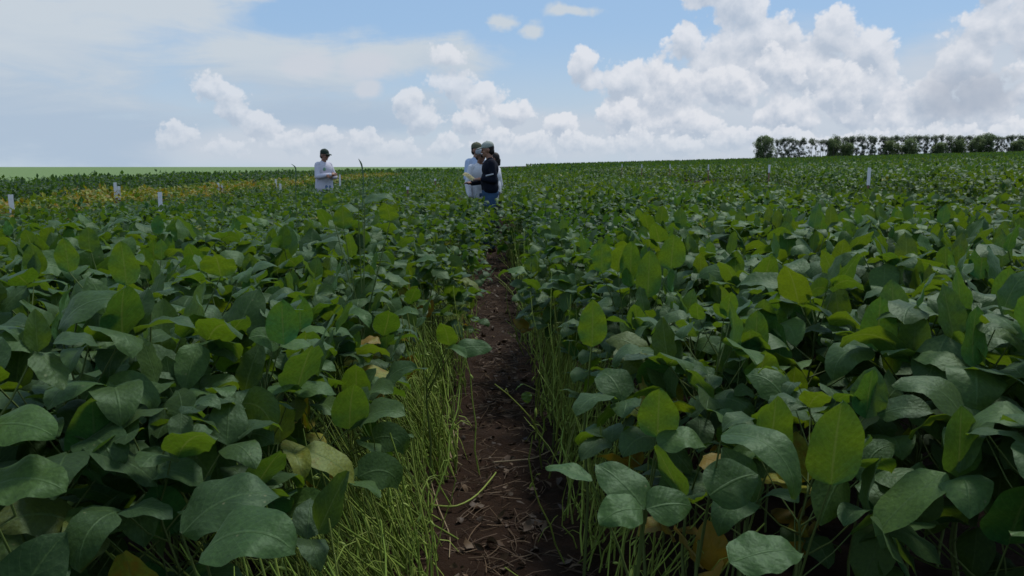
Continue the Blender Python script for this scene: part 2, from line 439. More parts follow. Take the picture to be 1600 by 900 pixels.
# ------------------------------------------------------------------ the ground
xs = np.concatenate([[-6000, -2500, -900, -300, -100, -40, -15, -6, -3], np.arange(-1.6, 1.65, 0.04), [3, 5, 8, 12, 20, 40, 80, 150, 280, 450, 700, 6000]])
ys = np.concatenate([[-60, -20, -6, -2, 0], np.arange(0.6, 9.0, 0.05), np.arange(9, 20, 0.25), [22, 28, 40, 60, 90, 140, 220, 350, 600, 1200, 2500, 6000]])
def soil_z(X, Y):
    base = ground_z(np.minimum(X, 700))
    near = np.clip((1.7 - np.abs(X)) / 0.4, 0, 1) * np.clip((Y - 0.3) / 0.3, 0, 1) * np.clip((20 - Y) / 4, 0, 1)
    f = 0.010 * np.sin(X * 17 + 2.0 * np.sin(Y * 3.1)) * np.sin(Y * 9.3 + X * 3) + 0.012 * np.sin(Y * 5.1 + 1.3) * np.cos(X * 6.0)
    f += RNG.normal(0, 0.006, X.shape)
    f += 0.05 * np.clip((np.abs(X - 0.02) - 0.20) / 0.3, 0, 1) ** 1.2      # the rows stand on low ridges
    return base + near * f
ground = link_obj("ground", sheet("ground", xs, ys, soil_z, SOIL))
tag(ground, "red brown bare soil under the crop and along the path", "ground", kind="structure")

# the light green field far off on the left, out to the horizon
def farfield_material():
    m, h, out = material("pale_green_crop")
    pz = h.n('ShaderNodeNewGeometry').outputs['Position']
    sx = h.n('ShaderNodeMapping'); h.link(pz, sx.inputs[0]); sx.inputs['Scale'].default_value = (0.006, 0.02, 0)
    a = h.noise(sx.outputs[0], 1.0, 5, 0.6); b_ = h.noise(pz, 1.8, 4, 0.7)
    c = h.mix(a, (0.145, 0.225, 0.080), (0.190, 0.260, 0.110))
    c = h.mix(h.m('MULTIPLY', b_, 0.6), c, (0.100, 0.175, 0.055))
    p = principled(h, Base_Color=c, Roughness=0.9, Specular_IOR_Level=0.1)
    h.link(p.outputs[0], out.inputs[0]); return m
FARM = farfield_material()
a = Acc()
ff = [(-5000, 12), (-15.4, 12), (-15.4, 85), (60, 240), (60, 480), (1500, 5800), (-5000, 5800)]
bm = bmesh.new()
vb = [bm.verts.new((x, y, -0.02)) for x, y in ff]; vt = [bm.verts.new((x, y, 0.42)) for x, y in ff]
bm.faces.new(vt); bm.faces.new(vb[::-1])
for i in range(len(ff)): bm.faces.new((vb[i], vb[(i + 1) % len(ff)], vt[(i + 1) % len(ff)], vt[i]))
bmesh.ops.recalc_face_normals(bm, faces=bm.faces)
me = bpy.data.meshes.new("far_field"); bm.to_mesh(me); bm.free(); me.materials.append(FARM)
far_field = link_obj("field", me)
tag(far_field, "pale green low crop reaching to the horizon beyond the dark plots", "field", kind="structure")

# ------------------------------------------------------------------ how the plots lie: everything runs along Y in strips
def plot(x, y):
    """height, yellowing, lightness, hue, leaf size of the crop standing at x, y (0 height: bare)"""
    x = np.asarray(x, float); y = np.asarray(y, float)
    z = np.zeros_like(x)
    H, Ye, Li, Hu, Sz = z.copy(), z.copy(), z + 0.45, z + 0.4, z + 1.0
    def s(mask, h, ye, li, hu, sz):
        H[mask], Ye[mask], Li[mask], Hu[mask], Sz[mask] = h, ye, li, hu, sz
    edgeR = np.where(y > 17, -0.2, np.where(y < 7, 0.40, np.where(y < 9, 0.30, np.where((y > 9.3) & (y < 12.5), 0.13, 0.25)))); edgeL = np.where(y > 17, 0.2, np.where(y < 7, -0.40, np.where(y < 9, -0.24, np.where((y > 9.3) & (y < 12.5), -0.09, -0.17))))
    left1 = (x < edgeL) & (x > -3.8)
    s(left1 & (y <= 5.2), 0.99, 0.02, 0.45, 0.40, 1.12)
    s(left1 & (y > 5.2), 0.90, 0.05, 0.42, 0.35, 0.80)
    s((x < -4.7) & (x > -6.4), 0.80, 0.04, 0.40, 0.35, 0.85)
    s((x <= -6.4) & (x > -8.3), 0.92, 0.68, 0.80, 0.80, 0.80)
    s((x < -9.4) & (x > -15.0), 1.07, 0.0, 0.0, 0.05, 0.85)
    r1 = (x > edgeR) & (x < 6.0)
    s(r1 & (y <= 4.6), 0.98, 0.01, 0.48, 0.50, 1.15)
    s(r1 & (y > 4.6), 0.93, 0.03, 0.50, 0.55, 0.95)
    s(r1 & (y > 5.3) & (y < 9.5) & (x < 1.55), 0.84, 0.0, 0.30, 0.0, 0.72)   # a bluish, smaller leaved plot beside the path
    s(r1 & (x > 4.9) & (y > 5), 0.80, 0.02, 0.50, 0.55, 0.90)
    s((x > 7.1), 1.10, 0.02, 0.42, 0.45, 0.90)
    far = (y > 60) & (x > -9) & (x < 6.5)
    s(far, 0.92, 0.08, 0.52, 0.5, 0.9)
    bx, by = np.floor(x / 1.8), np.floor((y - 4.9) / 5.0)       # each plot is another variety
    h1 = np.mod(np.sin(bx * 12.9898 + by * 78.233) * 43758.5453, 1.0); h2 = np.mod(np.sin(bx * 39.346 + by * 11.135) * 24634.6345, 1.0)
    vary = (y > 5.0) & (Ye < 0.3) & (H > 0) & (x > -9)
    Li[vary] += (h1[vary] - 0.5) * 0.30; Hu[vary] += (h2[vary] - 0.45) * 0.55
    # cross alleys between plots
    H[(np.abs(np.mod(y - 4.9 + 5.0, 10.0) - 5.0) < 0.18) & (x > 1.4) & (x < 6.0) & (y > 12)] = 0
    return H, Ye, Li, Hu, Sz

def draw_leaf_params(N, up=0.30):
    """leaflet attitude: most arch over, some stand upright with the underside showing, a few hang"""
    k = RNG.random(N)
    pitch = np.where(k < up, RNG.uniform(0.9, 1.75, N), np.where(k < 0.90, RNG.uniform(0.15, 1.05, N), RNG.uniform(-0.9, -0.1, N)))
    bend = np.where(k < up, RNG.uniform(-0.1, 0.7, N), np.where(k < 0.90, RNG.uniform(0.8, 2.1, N), RNG.uniform(0.2, 0.8, N)))
    roll = RNG.normal(0, 0.38, N); fold = np.abs(RNG.normal(0.18, 0.16, N))
    return pitch, roll, bend, fold

def trifoliates(acc, P, head, size, tint, nl, nw, up=0.30, petal=True):
    """leaves of three leaflets at the ends P of the leaf stalks"""
    N = len(P); size = np.broadcast_to(size, (N,))
    f = np.stack([np.cos(head), np.sin(head), np.zeros(N)], -1)
    base_pitch = RNG.normal(0, 1, N)
    for k, (dh, off, ls) in enumerate(((0, 0.028, 1.0), (1.25, 0.004, 0.90), (-1.25, 0.004, 0.90))):
        pitch, roll, bend, fold = draw_leaf_params(N, up)
        hh = head + dh + RNG.normal(0, 0.22, N)
        L = size * ls * RNG.uniform(0.85, 1.15, N); Wd = L * RNG.uniform(0.58, 0.74, N)
        tt = tint.copy(); tt[:, 1] = np.clip(tt[:, 1] + RNG.normal(0, 0.16, N), 0, 1); tt[:, 2] = np.clip(tt[:, 2] + RNG.normal(0, 0.18, N), 0, 1)
        leaflets(acc, P + f * off + np.array([0, 0, 0.01 if k == 0 else 0]), hh, pitch, roll, L, Wd, bend, fold, tt, nl, nw,
                 side=RNG.normal(0, 0.2, N))

def plant_parts(H=0.98, n_leaf=14, size=0.125, tint=(0.02, .45, .4, 0), up=0.30, lean=(0, 0), low=0.34, old=0.0):
    """foliage, stem (with leaf stalks) and pods of one soybean plant with its foot at the origin"""
    fo, st = Acc(), Acc()
    top = H * 0.86
    zz = np.linspace(0, 1, 9)
    sx = np.cumsum(RNG.normal(0, 0.010, 9)); sy = np.cumsum(RNG.normal(0, 0.010, 9))
    path = np.stack([sx + lean[0] * zz ** 1.5, sy + lean[1] * zz ** 1.5, zz * top - 0.02], -1)
    tubes(st, path[None], np.linspace(0.0055, 0.0022, 9)[None], (0.2, .45, 0, 0), 5)
    fr = np.linspace(low, 1.0, n_leaf) ** 0.8
    fr = np.clip(fr + RNG.normal(0, 0.02, n_leaf), 0.2, 1)
    node = np.stack([np.interp(fr, zz, path[:, i]) for i in range(3)], -1)
    head = np.arange(n_leaf) * 2.4 + RNG.normal(0, 0.35, n_leaf) + RNG.uniform(0, 6.28)
    pl = np.interp(fr, [0.2, 0.6, 1.0], [0.20, 0.27, 0.13]) * RNG.uniform(0.8, 1.2, n_leaf)
    el = np.interp(fr, [0.2, 0.7, 1.0], [0.25, 0.75, 1.15]) + RNG.normal(0, 0.14, n_leaf)
    d = np.stack([np.cos(head) * np.cos(el), np.sin(head) * np.cos(el), np.sin(el)], -1)
    end = node + d * pl[:, None]
    midp = (node + end) / 2 + np.array([0, 0, 1]) * (pl * -0.06)[:, None]
    tubes(st, np.stack([node, midp, end], 1), np.array([0.0024, 0.0019, 0.0016])[None], np.array([[0.1, .55, 0, 0]]), 4)
    tn = np.tile(np.asarray(tint, float), (n_leaf, 1)); tn[:, 1] += RNG.normal(0, 0.10, n_leaf)
    tn[:, 0] = np.where(RNG.random(n_leaf) < old * np.interp(fr, [.3, .9], [1.4, .2]), RNG.uniform(.35, .95, n_leaf), tn[:, 0])
    trifoliates(fo, end, head, size * np.interp(fr, [0.2, 0.7, 0.93, 1], [0.85, 1.08, 0.95, 0.6]), tn, 8, 4, up)
    return fo, st

# ------------------------------------------------------------------ near soybean plants, each one a thing
VAR = {}
def make_variants(key, n, **kw):
    VAR[key] = []
    for i in range(n):
        fo, st = plant_parts(**kw)
        VAR[key].append((fo.mesh("foliage", LEAF), st.mesh("stem", STEM, uv=False)))
make_variants('big', 9, H=1.0, n_leaf=20, size=0.142, tint=(0.02, .46, .42, 0), up=0.18)
make_variants('bright', 7, H=1.0, n_leaf=20, size=0.142, tint=(0.02, .52, .55, 0), up=0.26)
make_variants('small', 7, H=1.0, n_leaf=26, size=0.092, tint=(0.05, .42, .35, 0), up=0.12)
make_variants('edge_big', 5, H=1.0, n_leaf=20, size=0.135, tint=(0.03, .48, .45, 0), up=0.20, old=0.08)
make_variants('edge_small', 5, H=1.0, n_leaf=26, size=0.095, tint=(0.08, .45, .45, 0), up=0.14, low=0.22, old=0.07)
make_variants('blue', 4, H=1.0, n_leaf=28, size=0.084, tint=(0.0, .34, .02, 0), up=0.10)

PLANTS = []
def place_plant(kind, i, x, y, rz, sc, label, group, name="soybean_plant"):
    fo, st = VAR[kind][i % len(VAR[kind])]
    root = empty(name, (x, y, float(ground_z(x)) + 0.02), rz)
    root.scale = (max(0.85, sc), max(0.85, sc), sc)
    for nm, me in (("foliage", fo), ("stem", st)):
        link_obj(nm, me, root)
    tag(root, label, "soybean plant", group)
    PLANTS.append((x, y))
    return root

cand = []
ROW = 0.45
for k in range(0, 15):
    for side in (-1, 1):
        x0 = (-0.50 - ROW * k) if side < 0 else (0.50 + ROW * k)
        y = 0.5
        while y < 8.2:
            off = (-0.14 if side < 0 else 0.06) if (k == 0 and y < 4.6) else ((0.18 if side < 0 else -0.16) if (k == 0 and y > 7) else ((0.09 if side < 0 else -0.09) if k == 0 else 0.0))
            xx = x0 + off + RNG.normal(0, 0.035); yy = y + RNG.normal(0, 0.03)
            y += 0.235
            if abs(xx) > 0.66 * yy + 0.85: continue
            if math.hypot(xx - CAM.x, yy) < 0.78: continue
            if side > 0 and xx < 0.95 and yy < 1.50: continue       # a gap in the stand by the camera
            if side < 0 and xx > -0.95 and yy < 1.38: continue
            cand.append((math.hypot(xx, yy), xx, yy, k, side))
cand.sort()
NEAR = []
N_NEAR = 205
used = np.zeros((0, 2))
for (d, x, y, k, side) in cand:
    if len(NEAR) >= N_NEAR: break
    H = float(plot(np.array([x]), np.array([y]))[0][0])
    if k == 0 and H == 0: H = 0.86
    if H <= 0: continue
    NEAR.append((d, x, y, k, side, H))
NEAR_D = NEAR[-1][0]
for i, (d, x, y, k, side, H) in enumerate(NEAR):
    sd = "left" if side < 0 else "right"
    if side < 0: kind = 'big' if y <= 5.2 else 'small'
    else: kind = 'blue' if (5.3 < y < 9.5 and x < 1.55) else 'bright'
    if k == 0: kind = 'edge_big' if kind in ('big', 'bright') else 'edge_small'
    w = {"edge_big": "broad leaved partly yellowing", "edge_small": "small leaved partly yellowing","big": "broad leaved dark green", "small": "small leaved green", "bright": "broad leaved bright green", "blue": "small leaved bluish green"}[kind]
    if k == 0:
        lab = f"{w} soybean plant in the row edging the path on its {sd}"
    elif k <= 2:
        lab = f"{w} soybean plant just behind the {sd} path edge"
    else:
        lab = f"{w} soybean plant deep inside the stand {sd} of the path"
    hs = H * RNG.uniform(0.92, 1.10)
    if k == 0: hs *= 0.93
    place_plant(kind, i, x, y, RNG.uniform(0, 6.28), hs, lab, lab.replace("soybean plant", "soybean plants"))

# ------------------------------------------------------------------ all the rest of the crop: too many to count
def in_view(x, y, m=1.2):
    px = (x - CAM.x) / np.maximum(y, 0.1)
    return (y > 0.2) & (px > -0.640 - m / np.maximum(y, 1)) & (px < 0.700 + m / np.maximum(y, 1))

field_acc = Acc()
def crop_band(d0, d1, step_row, step_pl, n_leaf, size, nl, nw, low, spread):
    xr = np.arange(-15.2, 0.72 * d1 + 3, step_row); yr = np.arange(max(0.4, d0 * 0.75), d1, step_pl)
    X, Y = np.meshgrid(xr, yr); X, Y = X.ravel(), Y.ravel()
    X = X + RNG.normal(0, step_row * 0.10, len(X)); Y = Y + RNG.normal(0, step_pl * 0.3, len(Y))
    dd = np.hypot(X, Y)
    ok = (dd >= d0) & (dd < d1) & in_view(X, Y)
    X, Y = X[ok], Y[ok]
    H, Ye, Li, Hu, Sz = plot(X, Y)
    ok = H > 0
    X, Y, H, Ye, Li, Hu, Sz = (q[ok] for q in (X, Y, H, Ye, Li, Hu, Sz))
    N = len(X)
    H = H * (1 + 0.05 * np.sin(X * 1.7 + Y * 0.9) + RNG.normal(0, 0.045, N))
    Z = ground_z(X)
    idx = np.repeat(np.arange(N), n_leaf); M = len(idx)
    fr = RNG.uniform(low, 1.0, M) ** 0.75
    hd = RNG.uniform(0, 6.28, M); r = spread * np.sqrt(RNG.random(M)) * np.interp(fr, [0, .8, 1], [1, 1, .6])
    Pp = np.stack([X[idx] + np.cos(hd) * r, Y[idx] + np.sin(hd) * r, Z[idx] + H[idx] * fr * 0.97], -1)
    # one plant yellows as a whole, some of its leaves more than others
    ye = np.clip(Ye[idx] * RNG.uniform(0.2, 1.25, N)[idx] + RNG.normal(0, 0.10, M), 0, 1)
    # a plant here and there has a yellow leaf
    ye = np.where(RNG.random(M) < 0.004, 0.6, ye)
    tint = np.stack([ye, np.clip(Li[idx] + RNG.normal(0, 0.07, N)[idx], 0, 1), np.clip(Hu[idx] + RNG.normal(0, .12, N)[idx], 0, 1), np.zeros(M)], -1)
    trifoliates(field_acc, Pp, hd + RNG.normal(0, .5, M), size * Sz[idx], tint, nl, nw, 0.18)
    return N
n1 = crop_band(NEAR_D, 13.0, 0.45, 0.23, 20, 0.118, 4, 2, 0.15, 0.22)
n2 = crop_band(13.0, 27.0, 0.45, 0.30, 15, 0.130, 2, 2, 0.30, 0.25)
n3 = crop_band(27.0, 60.0, 0.50, 0.55, 9, 0.175, 2, 1, 0.55, 0.32)
# beyond 60 m: clumps that grow with distance, thick enough to close the canopy
def far_clumps(N):
    az = RNG.uniform(-0.66, 0.74, N); d = 60 * (480 / 60) ** RNG.random(N)
    X, Y = az * d, d
    keep = np.where(X < -9, d < 95 + X * 0.0, True) & ~((X > -15.4 + (Y - 85) * 0.49) & (Y > 85) & (X < 6) & False)
    lim = np.where(X < 20, 85 + (X + 15.4) * 2.05, 480)          # where the pale field begins
    keep = (X > -15) & (d < lim)
    X, Y, d = X[keep], Y[keep], d[keep]
    n = len(X); sz = 0.0042 * d
    P_ = np.stack([X, Y, ground_z(X) + 0.88 + RNG.normal(0, 0.05, n)], -1)
    tint = np.stack([np.clip(RNG.normal(0.05, .06, n), 0, 1), np.clip(RNG.normal(.45, .15, n), 0, 1), np.clip(RNG.normal(.45, .2, n), 0, 1), np.zeros(n)], -1)
    for k in range(3):
        pitch, roll, bend, fold = draw_leaf_params(n, .3)
        leaflets(field_acc, P_, RNG.uniform(0, 6.28, n), pitch, roll, sz, sz * .7, bend, fold, tint, 2, 1)
far_clumps(26000)
rest = link_obj("soybean_field", field_acc.mesh("soybean_field", LEAF_FAR, uv=False))
tag(rest, "the mass of soybean crop stretching away in plots behind the nearest plants", "soybean field", kind="stuff")
# closed canopy under the far clumps
CANO = plain("closed_canopy", (0.020, 0.044, 0.014), 0.95, 0.5, 1.5)
ysf = np.concatenate([np.linspace(60, 120, 14), np.linspace(140, 480, 18)])
can = link_obj("crop_canopy", sheet("crop_canopy", np.concatenate([np.linspace(-15, 40, 40), np.linspace(45, 380, 60)]), ysf,
      lambda X, Y: np.where(Y > np.where(X < 20, 85 + (X + 15.4) * 2.05, 480), -0.3, ground_z(X) + 0.72), CANO))
tag(can, "closed dark green crop canopy in the far distance up to the tree line", "crop canopy", kind="stuff")
print("near plants", len(NEAR), "to", NEAR_D, "field plants", n1, n2, n3, "faces", sum(len(q) for q in field_acc.f4))

# ------------------------------------------------------------------ people
def solid(name, prims, mat, parent, voxel=0.011, smooth=3):
    """one closed continuous surface grown round tapered limbs and ellipsoids"""
    bm = bmesh.new()
    for p in prims:
        if p[0] == 'c':
            _, a, b, ra, rb = p
            a, b = Vector(a), Vector(b)
            ax = (b - a); ln = ax.length; ax = ax / max(ln, 1e-6) if ln > 1e-6 else Vector((0, 0, 1))
            q = ax.to_track_quat('Z', 'Y')
            prof = [(-ra * math.cos(t_), ra * math.sin(t_)) for t_ in (0.35, 0.8, 1.25)] + [(0, ra), (ln, rb)] + [(ln + rb * math.cos(t_), rb * math.sin(t_)) for t_ in (1.25, 0.8, 0.35)]
            rings = [[bm.verts.new(a + q @ Vector((r_ * math.cos(k * math.pi / 6), r_ * math.sin(k * math.pi / 6), z_))) for k in range(12)] for z_, r_ in prof]
            for r0, r1 in zip(rings, rings[1:]):
                for k in range(12): bm.faces.new((r0[k], r0[(k + 1) % 12], r1[(k + 1) % 12], r1[k]))
            e0, e1 = bm.verts.new(a - ax * ra), bm.verts.new(b + ax * rb)
            for k in range(12):
                bm.faces.new((e0, rings[0][(k + 1) % 12], rings[0][k])); bm.faces.new((e1, rings[-1][k], rings[-1][(k + 1) % 12]))
        else:
            _, c, r, e = p
            M = Matrix.Translation(Vector(c)) @ Euler(e).to_matrix().to_4x4() @ Matrix.Diagonal((*r, 1))
            bmesh.ops.create_icosphere(bm, subdivisions=3, radius=1.0, matrix=M)
    tmp = bpy.data.meshes.new("tmp"); bm.to_mesh(tmp); bm.free()
    o = bpy.data.objects.new("tmp", tmp); COL.objects.link(o)
    md = o.modifiers.new("r", 'REMESH'); md.mode = 'VOXEL'; md.voxel_size = voxel
    if smooth:
        sm = o.modifiers.new("s", 'SMOOTH'); sm.factor, sm.iterations = 0.5, smooth
    dg = bpy.context.evaluated_depsgraph_get()
    me = bpy.data.meshes.new_from_object(o.evaluated_get(dg))
    bpy.data.objects.remove(o); bpy.data.meshes.remove(tmp)
    me.name = name
    me.polygons.foreach_set('use_smooth', np.ones(len(me.polygons), bool))
    me.materials.clear(); me.materials.append(mat)
    return link_obj(name, me, parent)

def hand_prims(w, d, n, curl=0.5, s=1.0, thumb=1):
    """palm, four unequal bent fingers and a thumb; w wrist, d where the hand points, n out of the back of the hand"""
    w, d, n = Vector(w), Vector(d).normalized(), Vector(n).normalized()
    side = d.cross(n).normalized() * thumb
    out = [('c', w, w + d * 0.05 * s, 0.024 * s, 0.028 * s), ('c', w + d * 0.055 * s - side * 0.022 * s, w + d * 0.06 * s + side * 0.022 * s, 0.018 * s, 0.018 * s)]
    for k, (o, ln) in enumerate(((0.030, 0.066), (0.010, 0.076), (-0.010, 0.070), (-0.030, 0.054))):
        p = w + d * 0.075 * s + side * o * s; dirv = d.copy()
        for j, fr in enumerate((0.45, 0.32, 0.25)):
            q = p + dirv * ln * fr * s
            out.append(('c', p, q, (0.0092 - j * 0.001) * s, (0.0086 - j * 0.001) * s))
            p = q; dirv = (dirv - n * curl * 0.7).normalized()
    p = w + d * 0.025 * s + side * 0.026 * s
    q = p + (d * 0.7 + side * 0.8 - n * 0.3).normalized() * 0.036 * s
    out += [('c', p, q, 0.012 * s, 0.010 * s), ('c', q, q + (d * 1.0 + side * 0.15 - n * 0.5).normalized() * 0.028 * s, 0.010 * s, 0.008 * s)]
    return out

SKIN = plain("skin_tanned", (0.30, 0.155, 0.105), 0.5, 0.12, 30)
SKIN_DARK = plain("skin_brown", (0.20, 0.10, 0.065), 0.5, 0.12, 30)
HAIR = plain("dark_hair", (0.012, 0.009, 0.008), 0.6, 0.3, 80)
LENS = plain("dark_lens", (0.006, 0.006, 0.008), 0.08, 0.1, 5, spec=0.6)
LIP = plain("lips", (0.25, 0.09, 0.075), 0.5)
def cloth(name, col, var=0.12): return plain(name, col, 0.85, var, 22, bump=0.25, spec=0.15)
JEANS = cloth("blue_denim", (0.040, 0.085, 0.165), 0.3)
JEANS_LIGHT = cloth("light_denim", (0.12, 0.19, 0.32), 0.25)
DARK_TROUSERS = cloth("dark_trousers", (0.045, 0.045, 0.055))
NAVY = cloth("navy_jacket", (0.0065, 0.0085, 0.017), 0.3)
WHITE = cloth("white_shirt", (0.64, 0.65, 0.70), 0.06)
LILAC = cloth("lilac_white_shirt", (0.56, 0.55, 0.63), 0.06)
BLUE = cloth("light_blue_shirt", (0.40, 0.49, 0.66), 0.08)
BLUE_DEEP = cloth("blue_cloth", (0.085, 0.155, 0.33), 0.1)
CAP_GREY = cloth("grey_green_cap", (0.33, 0.36, 0.32), 0.1)
CAP_KHAKI = cloth("khaki_cap", (0.115, 0.115, 0.070), 0.2)
CAP_GREEN = cloth("dark_green_cap", (0.028, 0.045, 0.034), 0.2)
CAP_LIGHT = cloth("washed_grey_cap", (0.30, 0.32, 0.35), 0.1)
BADGE = cloth("pale_green_badge", (0.16, 0.30, 0.20), 0.3)
SHOE = cloth("brown_boot", (0.05, 0.03, 0.02))
STRIPE = cloth("pale_grey_print", (0.42, 0.43, 0.46), 0.05)

def person(label, loc, face_deg, H, skin, shirt, trousers, arms, head_turn=0.0, head_nod=0.0, cap=None, hair_len=0.0,
           glasses=False, jacket=False, bulk=1.0, untucked=True):
    root = empty("person", loc, R(face_deg - 90))
    root.scale = (H / 1.75,) * 3
    tag(root, label, "person", None)
    b = bulk
    legs = []
    for s in (-1, 1):
        legs.append(dict(hip=(0.09 * s, 0, 0.90), knee=(0.10 * s, 0.03, 0.49), ank=(0.11 * s, -0.01, 0.09), toe=(0.125 * s, 0.15, 0.035), s=s))
    hm = Matrix.Translation((0, 0.015, 1.515)) @ Euler((head_nod, 0, head_turn)).to_matrix().to_4x4()
    def hp(x, y, z): return tuple(hm @ Vector((x, y, z)))
    he = (head_nod, 0, head_turn)
    body = [('e', (0, 0, 0.98), (0.155 * b, 0.105 * b, 0.14), (0, 0, 0)), ('e', (0, 0.005, 1.15), (0.145 * b, 0.10 * b, 0.17), (0, 0, 0)),
            ('e', (0, 0, 1.33), (0.165, 0.10, 0.15), (0, 0, 0)), ('c', (-0.15, 0, 1.425), (0.15, 0, 1.425), 0.055, 0.055),
            ('c', (0, -0.005, 1.42), hp(0, 0.0, 0.03), 0.062, 0.052),
            ('e', hp(0, 0.005, 0.135), (0.074, 0.092, 0.100), he), ('e', hp(0, 0.040, 0.060), (0.055, 0.055, 0.058), he),
            ('c', hp(0, 0.092, 0.120), hp(0, 0.110, 0.088), 0.010, 0.015), ('c', hp(-0.035, 0.088, 0.135), hp(0.035, 0.088, 0.135), 0.012, 0.012),
            ('e', hp(0, 0.082, 0.030), (0.024, 0.018, 0.018), he)]
    for s in (-1, 1):
        body += [('e', hp(0.078 * s, -0.008, 0.105), (0.010, 0.020, 0.032), he), ('e', hp(0.040 * s, 0.066, 0.085), (0.022, 0.022, 0.022), he)]
    for l in legs:
        body += [('c', l['hip'], l['knee'], 0.080, 0.052), ('c', l['knee'], l['ank'], 0.052, 0.036), ('c', l['ank'], l['toe'], 0.034, 0.026)]
    sl = []
    for s, (el, wr, hd, nb, cu) in zip((-1, 1), arms):
        sh = (0.172 * s, 0, 1.405)
        body += [('c', sh, el, 0.050, 0.040), ('c', el, wr, 0.040, 0.026)] + hand_prims(wr, hd, nb, cu, 1.0, -s)
        e2 = Vector(el); w2 = Vector(wr)
        sl += [('c', sh, el, 0.060 * (1.08 if jacket else 1), 0.054), ('c', el, w2 + (e2 - w2) * (0.06 if jacket else 0.12), 0.057, 0.044)]
    solid("body", body, skin, root, 0.0085, 2)
    hem = 0.83 if untucked else 0.93
    top = [('e', (0, 0, 1.33), (0.188 * b, 0.122 * b, 0.165), (0, 0, 0)), ('e', (0, 0.012, 1.13), (0.175 * b, 0.128 * b, 0.20), (0, 0, 0)),
           ('c', (-0.160, 0, 1.420), (0.160, 0, 1.420), 0.066, 0.066), ('c', (-0.075 * b, 0.005, 1.16), (-0.085 * b, 0, hem + 0.10), 0.105 * b, 0.112 * b), ('c', (0.075 * b, 0.005, 1.16), (0.085 * b, 0, hem + 0.10), 0.105 * b, 0.112 * b), ('c', (0, 0.01, 1.16), (0, 0.01, hem + 0.10), 0.11 * b, 0.118 * b),
           ('c', (-0.03, 0.0, 1.455), (0.03, 0.0, 1.455), 0.062, 0.062)] + sl
    shirt_o = solid("jacket" if jacket else "shirt", top, shirt, root, 0.011, 3)
    tr = [('e', (0, 0, 0.95), (0.168 * b, 0.125 * b, 0.13), (0, 0, 0))]
    for l in legs: tr += [('c', l['hip'], l['knee'], 0.098, 0.072), ('c', l['knee'], (l['ank'][0], l['ank'][1], 0.10), 0.072, 0.062)]
    solid("trousers", tr, trousers, root, 0.012, 3)
    for l in legs: solid("shoe", [('c', (l['ank'][0], -0.03, 0.05), l['toe'], 0.05, 0.042), ('c', l['ank'], (l['ank'][0], -0.02, 0.05), 0.05, 0.05)], SHOE, root, 0.010, 2)
    # face
    for s in (-1, 1):
        if glasses: continue
        solid("eye", [('e', hp(0.032 * s, 0.090, 0.118), (0.013, 0.006, 0.007), he)], LENS, root, 0.003, 1)
    if glasses:
        g = [('e', hp(0.033 * s, 0.100, 0.118), (0.030, 0.010, 0.021), he) for s in (-1, 1)] + [('c', hp(-0.03, 0.106, 0.124), hp(0.03, 0.106, 0.124), 0.005, 0.005)]
        for s in (-1, 1): g.append(('c', hp(0.062 * s, 0.092, 0.122), hp(0.080 * s, 0.0, 0.118), 0.005, 0.005))
        solid("sunglasses", g, LENS, root, 0.004, 1)
    solid("mouth", [('c', hp(-0.020, 0.090, 0.058), hp(0.020, 0.090, 0.058), 0.006, 0.006)], LIP, root, 0.003, 1)
    hair = [('e', hp(0, -0.018, 0.145), (0.080, 0.088, 0.100), he), ('e', hp(0, -0.045, 0.085), (0.068, 0.055, 0.065), he)]
    if hair_len: hair += [('c', hp(0, -0.070, 0.09), hp(0, -0.085, 0.09 - hair_len), 0.055, 0.035), ('c', hp(0.06, -0.05, 0.1), hp(0.07, -0.05, 0.1 - hair_len), 0.03, 0.02)]
    solid("hair", hair, HAIR, root, 0.008, 2)
    if cap:
        cp = solid("cap", [('e', hp(0, -0.004, 0.175), (0.087, 0.103, 0.076), he), ('e', hp(0, 0.0, 0.160), (0.088, 0.104, 0.030), he)], cap, root, 0.007, 2)
        solid("brim", [('e', hp(0, 0.118, 0.155), (0.068, 0.075, 0.010), (head_nod - 0.12, 0, head_turn))], cap, cp, 0.005, 1)
        solid("button", [('e', hp(0, -0.004, 0.252), (0.010, 0.010, 0.005), he)], cap, cp, 0.003, 0)
    return root, shirt_o, hp

gz = lambda x: float(ground_z(x))
# the man in the dark jacket, side on, reading from a sheet of paper
fw, dn = (0, 1, 0), (0, 0, 1)
pj = at(766, 300, 12.8)
man, jk, hp = person("man in a black jacket and pale cap holding a yellow sheet of paper", (pj.x, 12.8, gz(pj.x)), 187, 1.75, SKIN, NAVY, JEANS,
    [((-0.235, -0.04, 1.15), (-0.19, 0.15, 1.17), (0.15, 1, 0.05), (-0.3, 0, 1), 0.9), ((0.24, 0.03, 1.14), (0.17, 0.28, 1.10), (-0.2, 1, 0.05), (0.3, 0, 1), 0.9)],
    head_turn=-0.15, head_nod=-0.16, cap=CAP_GREY, jacket=True, bulk=1.12, untucked=False)
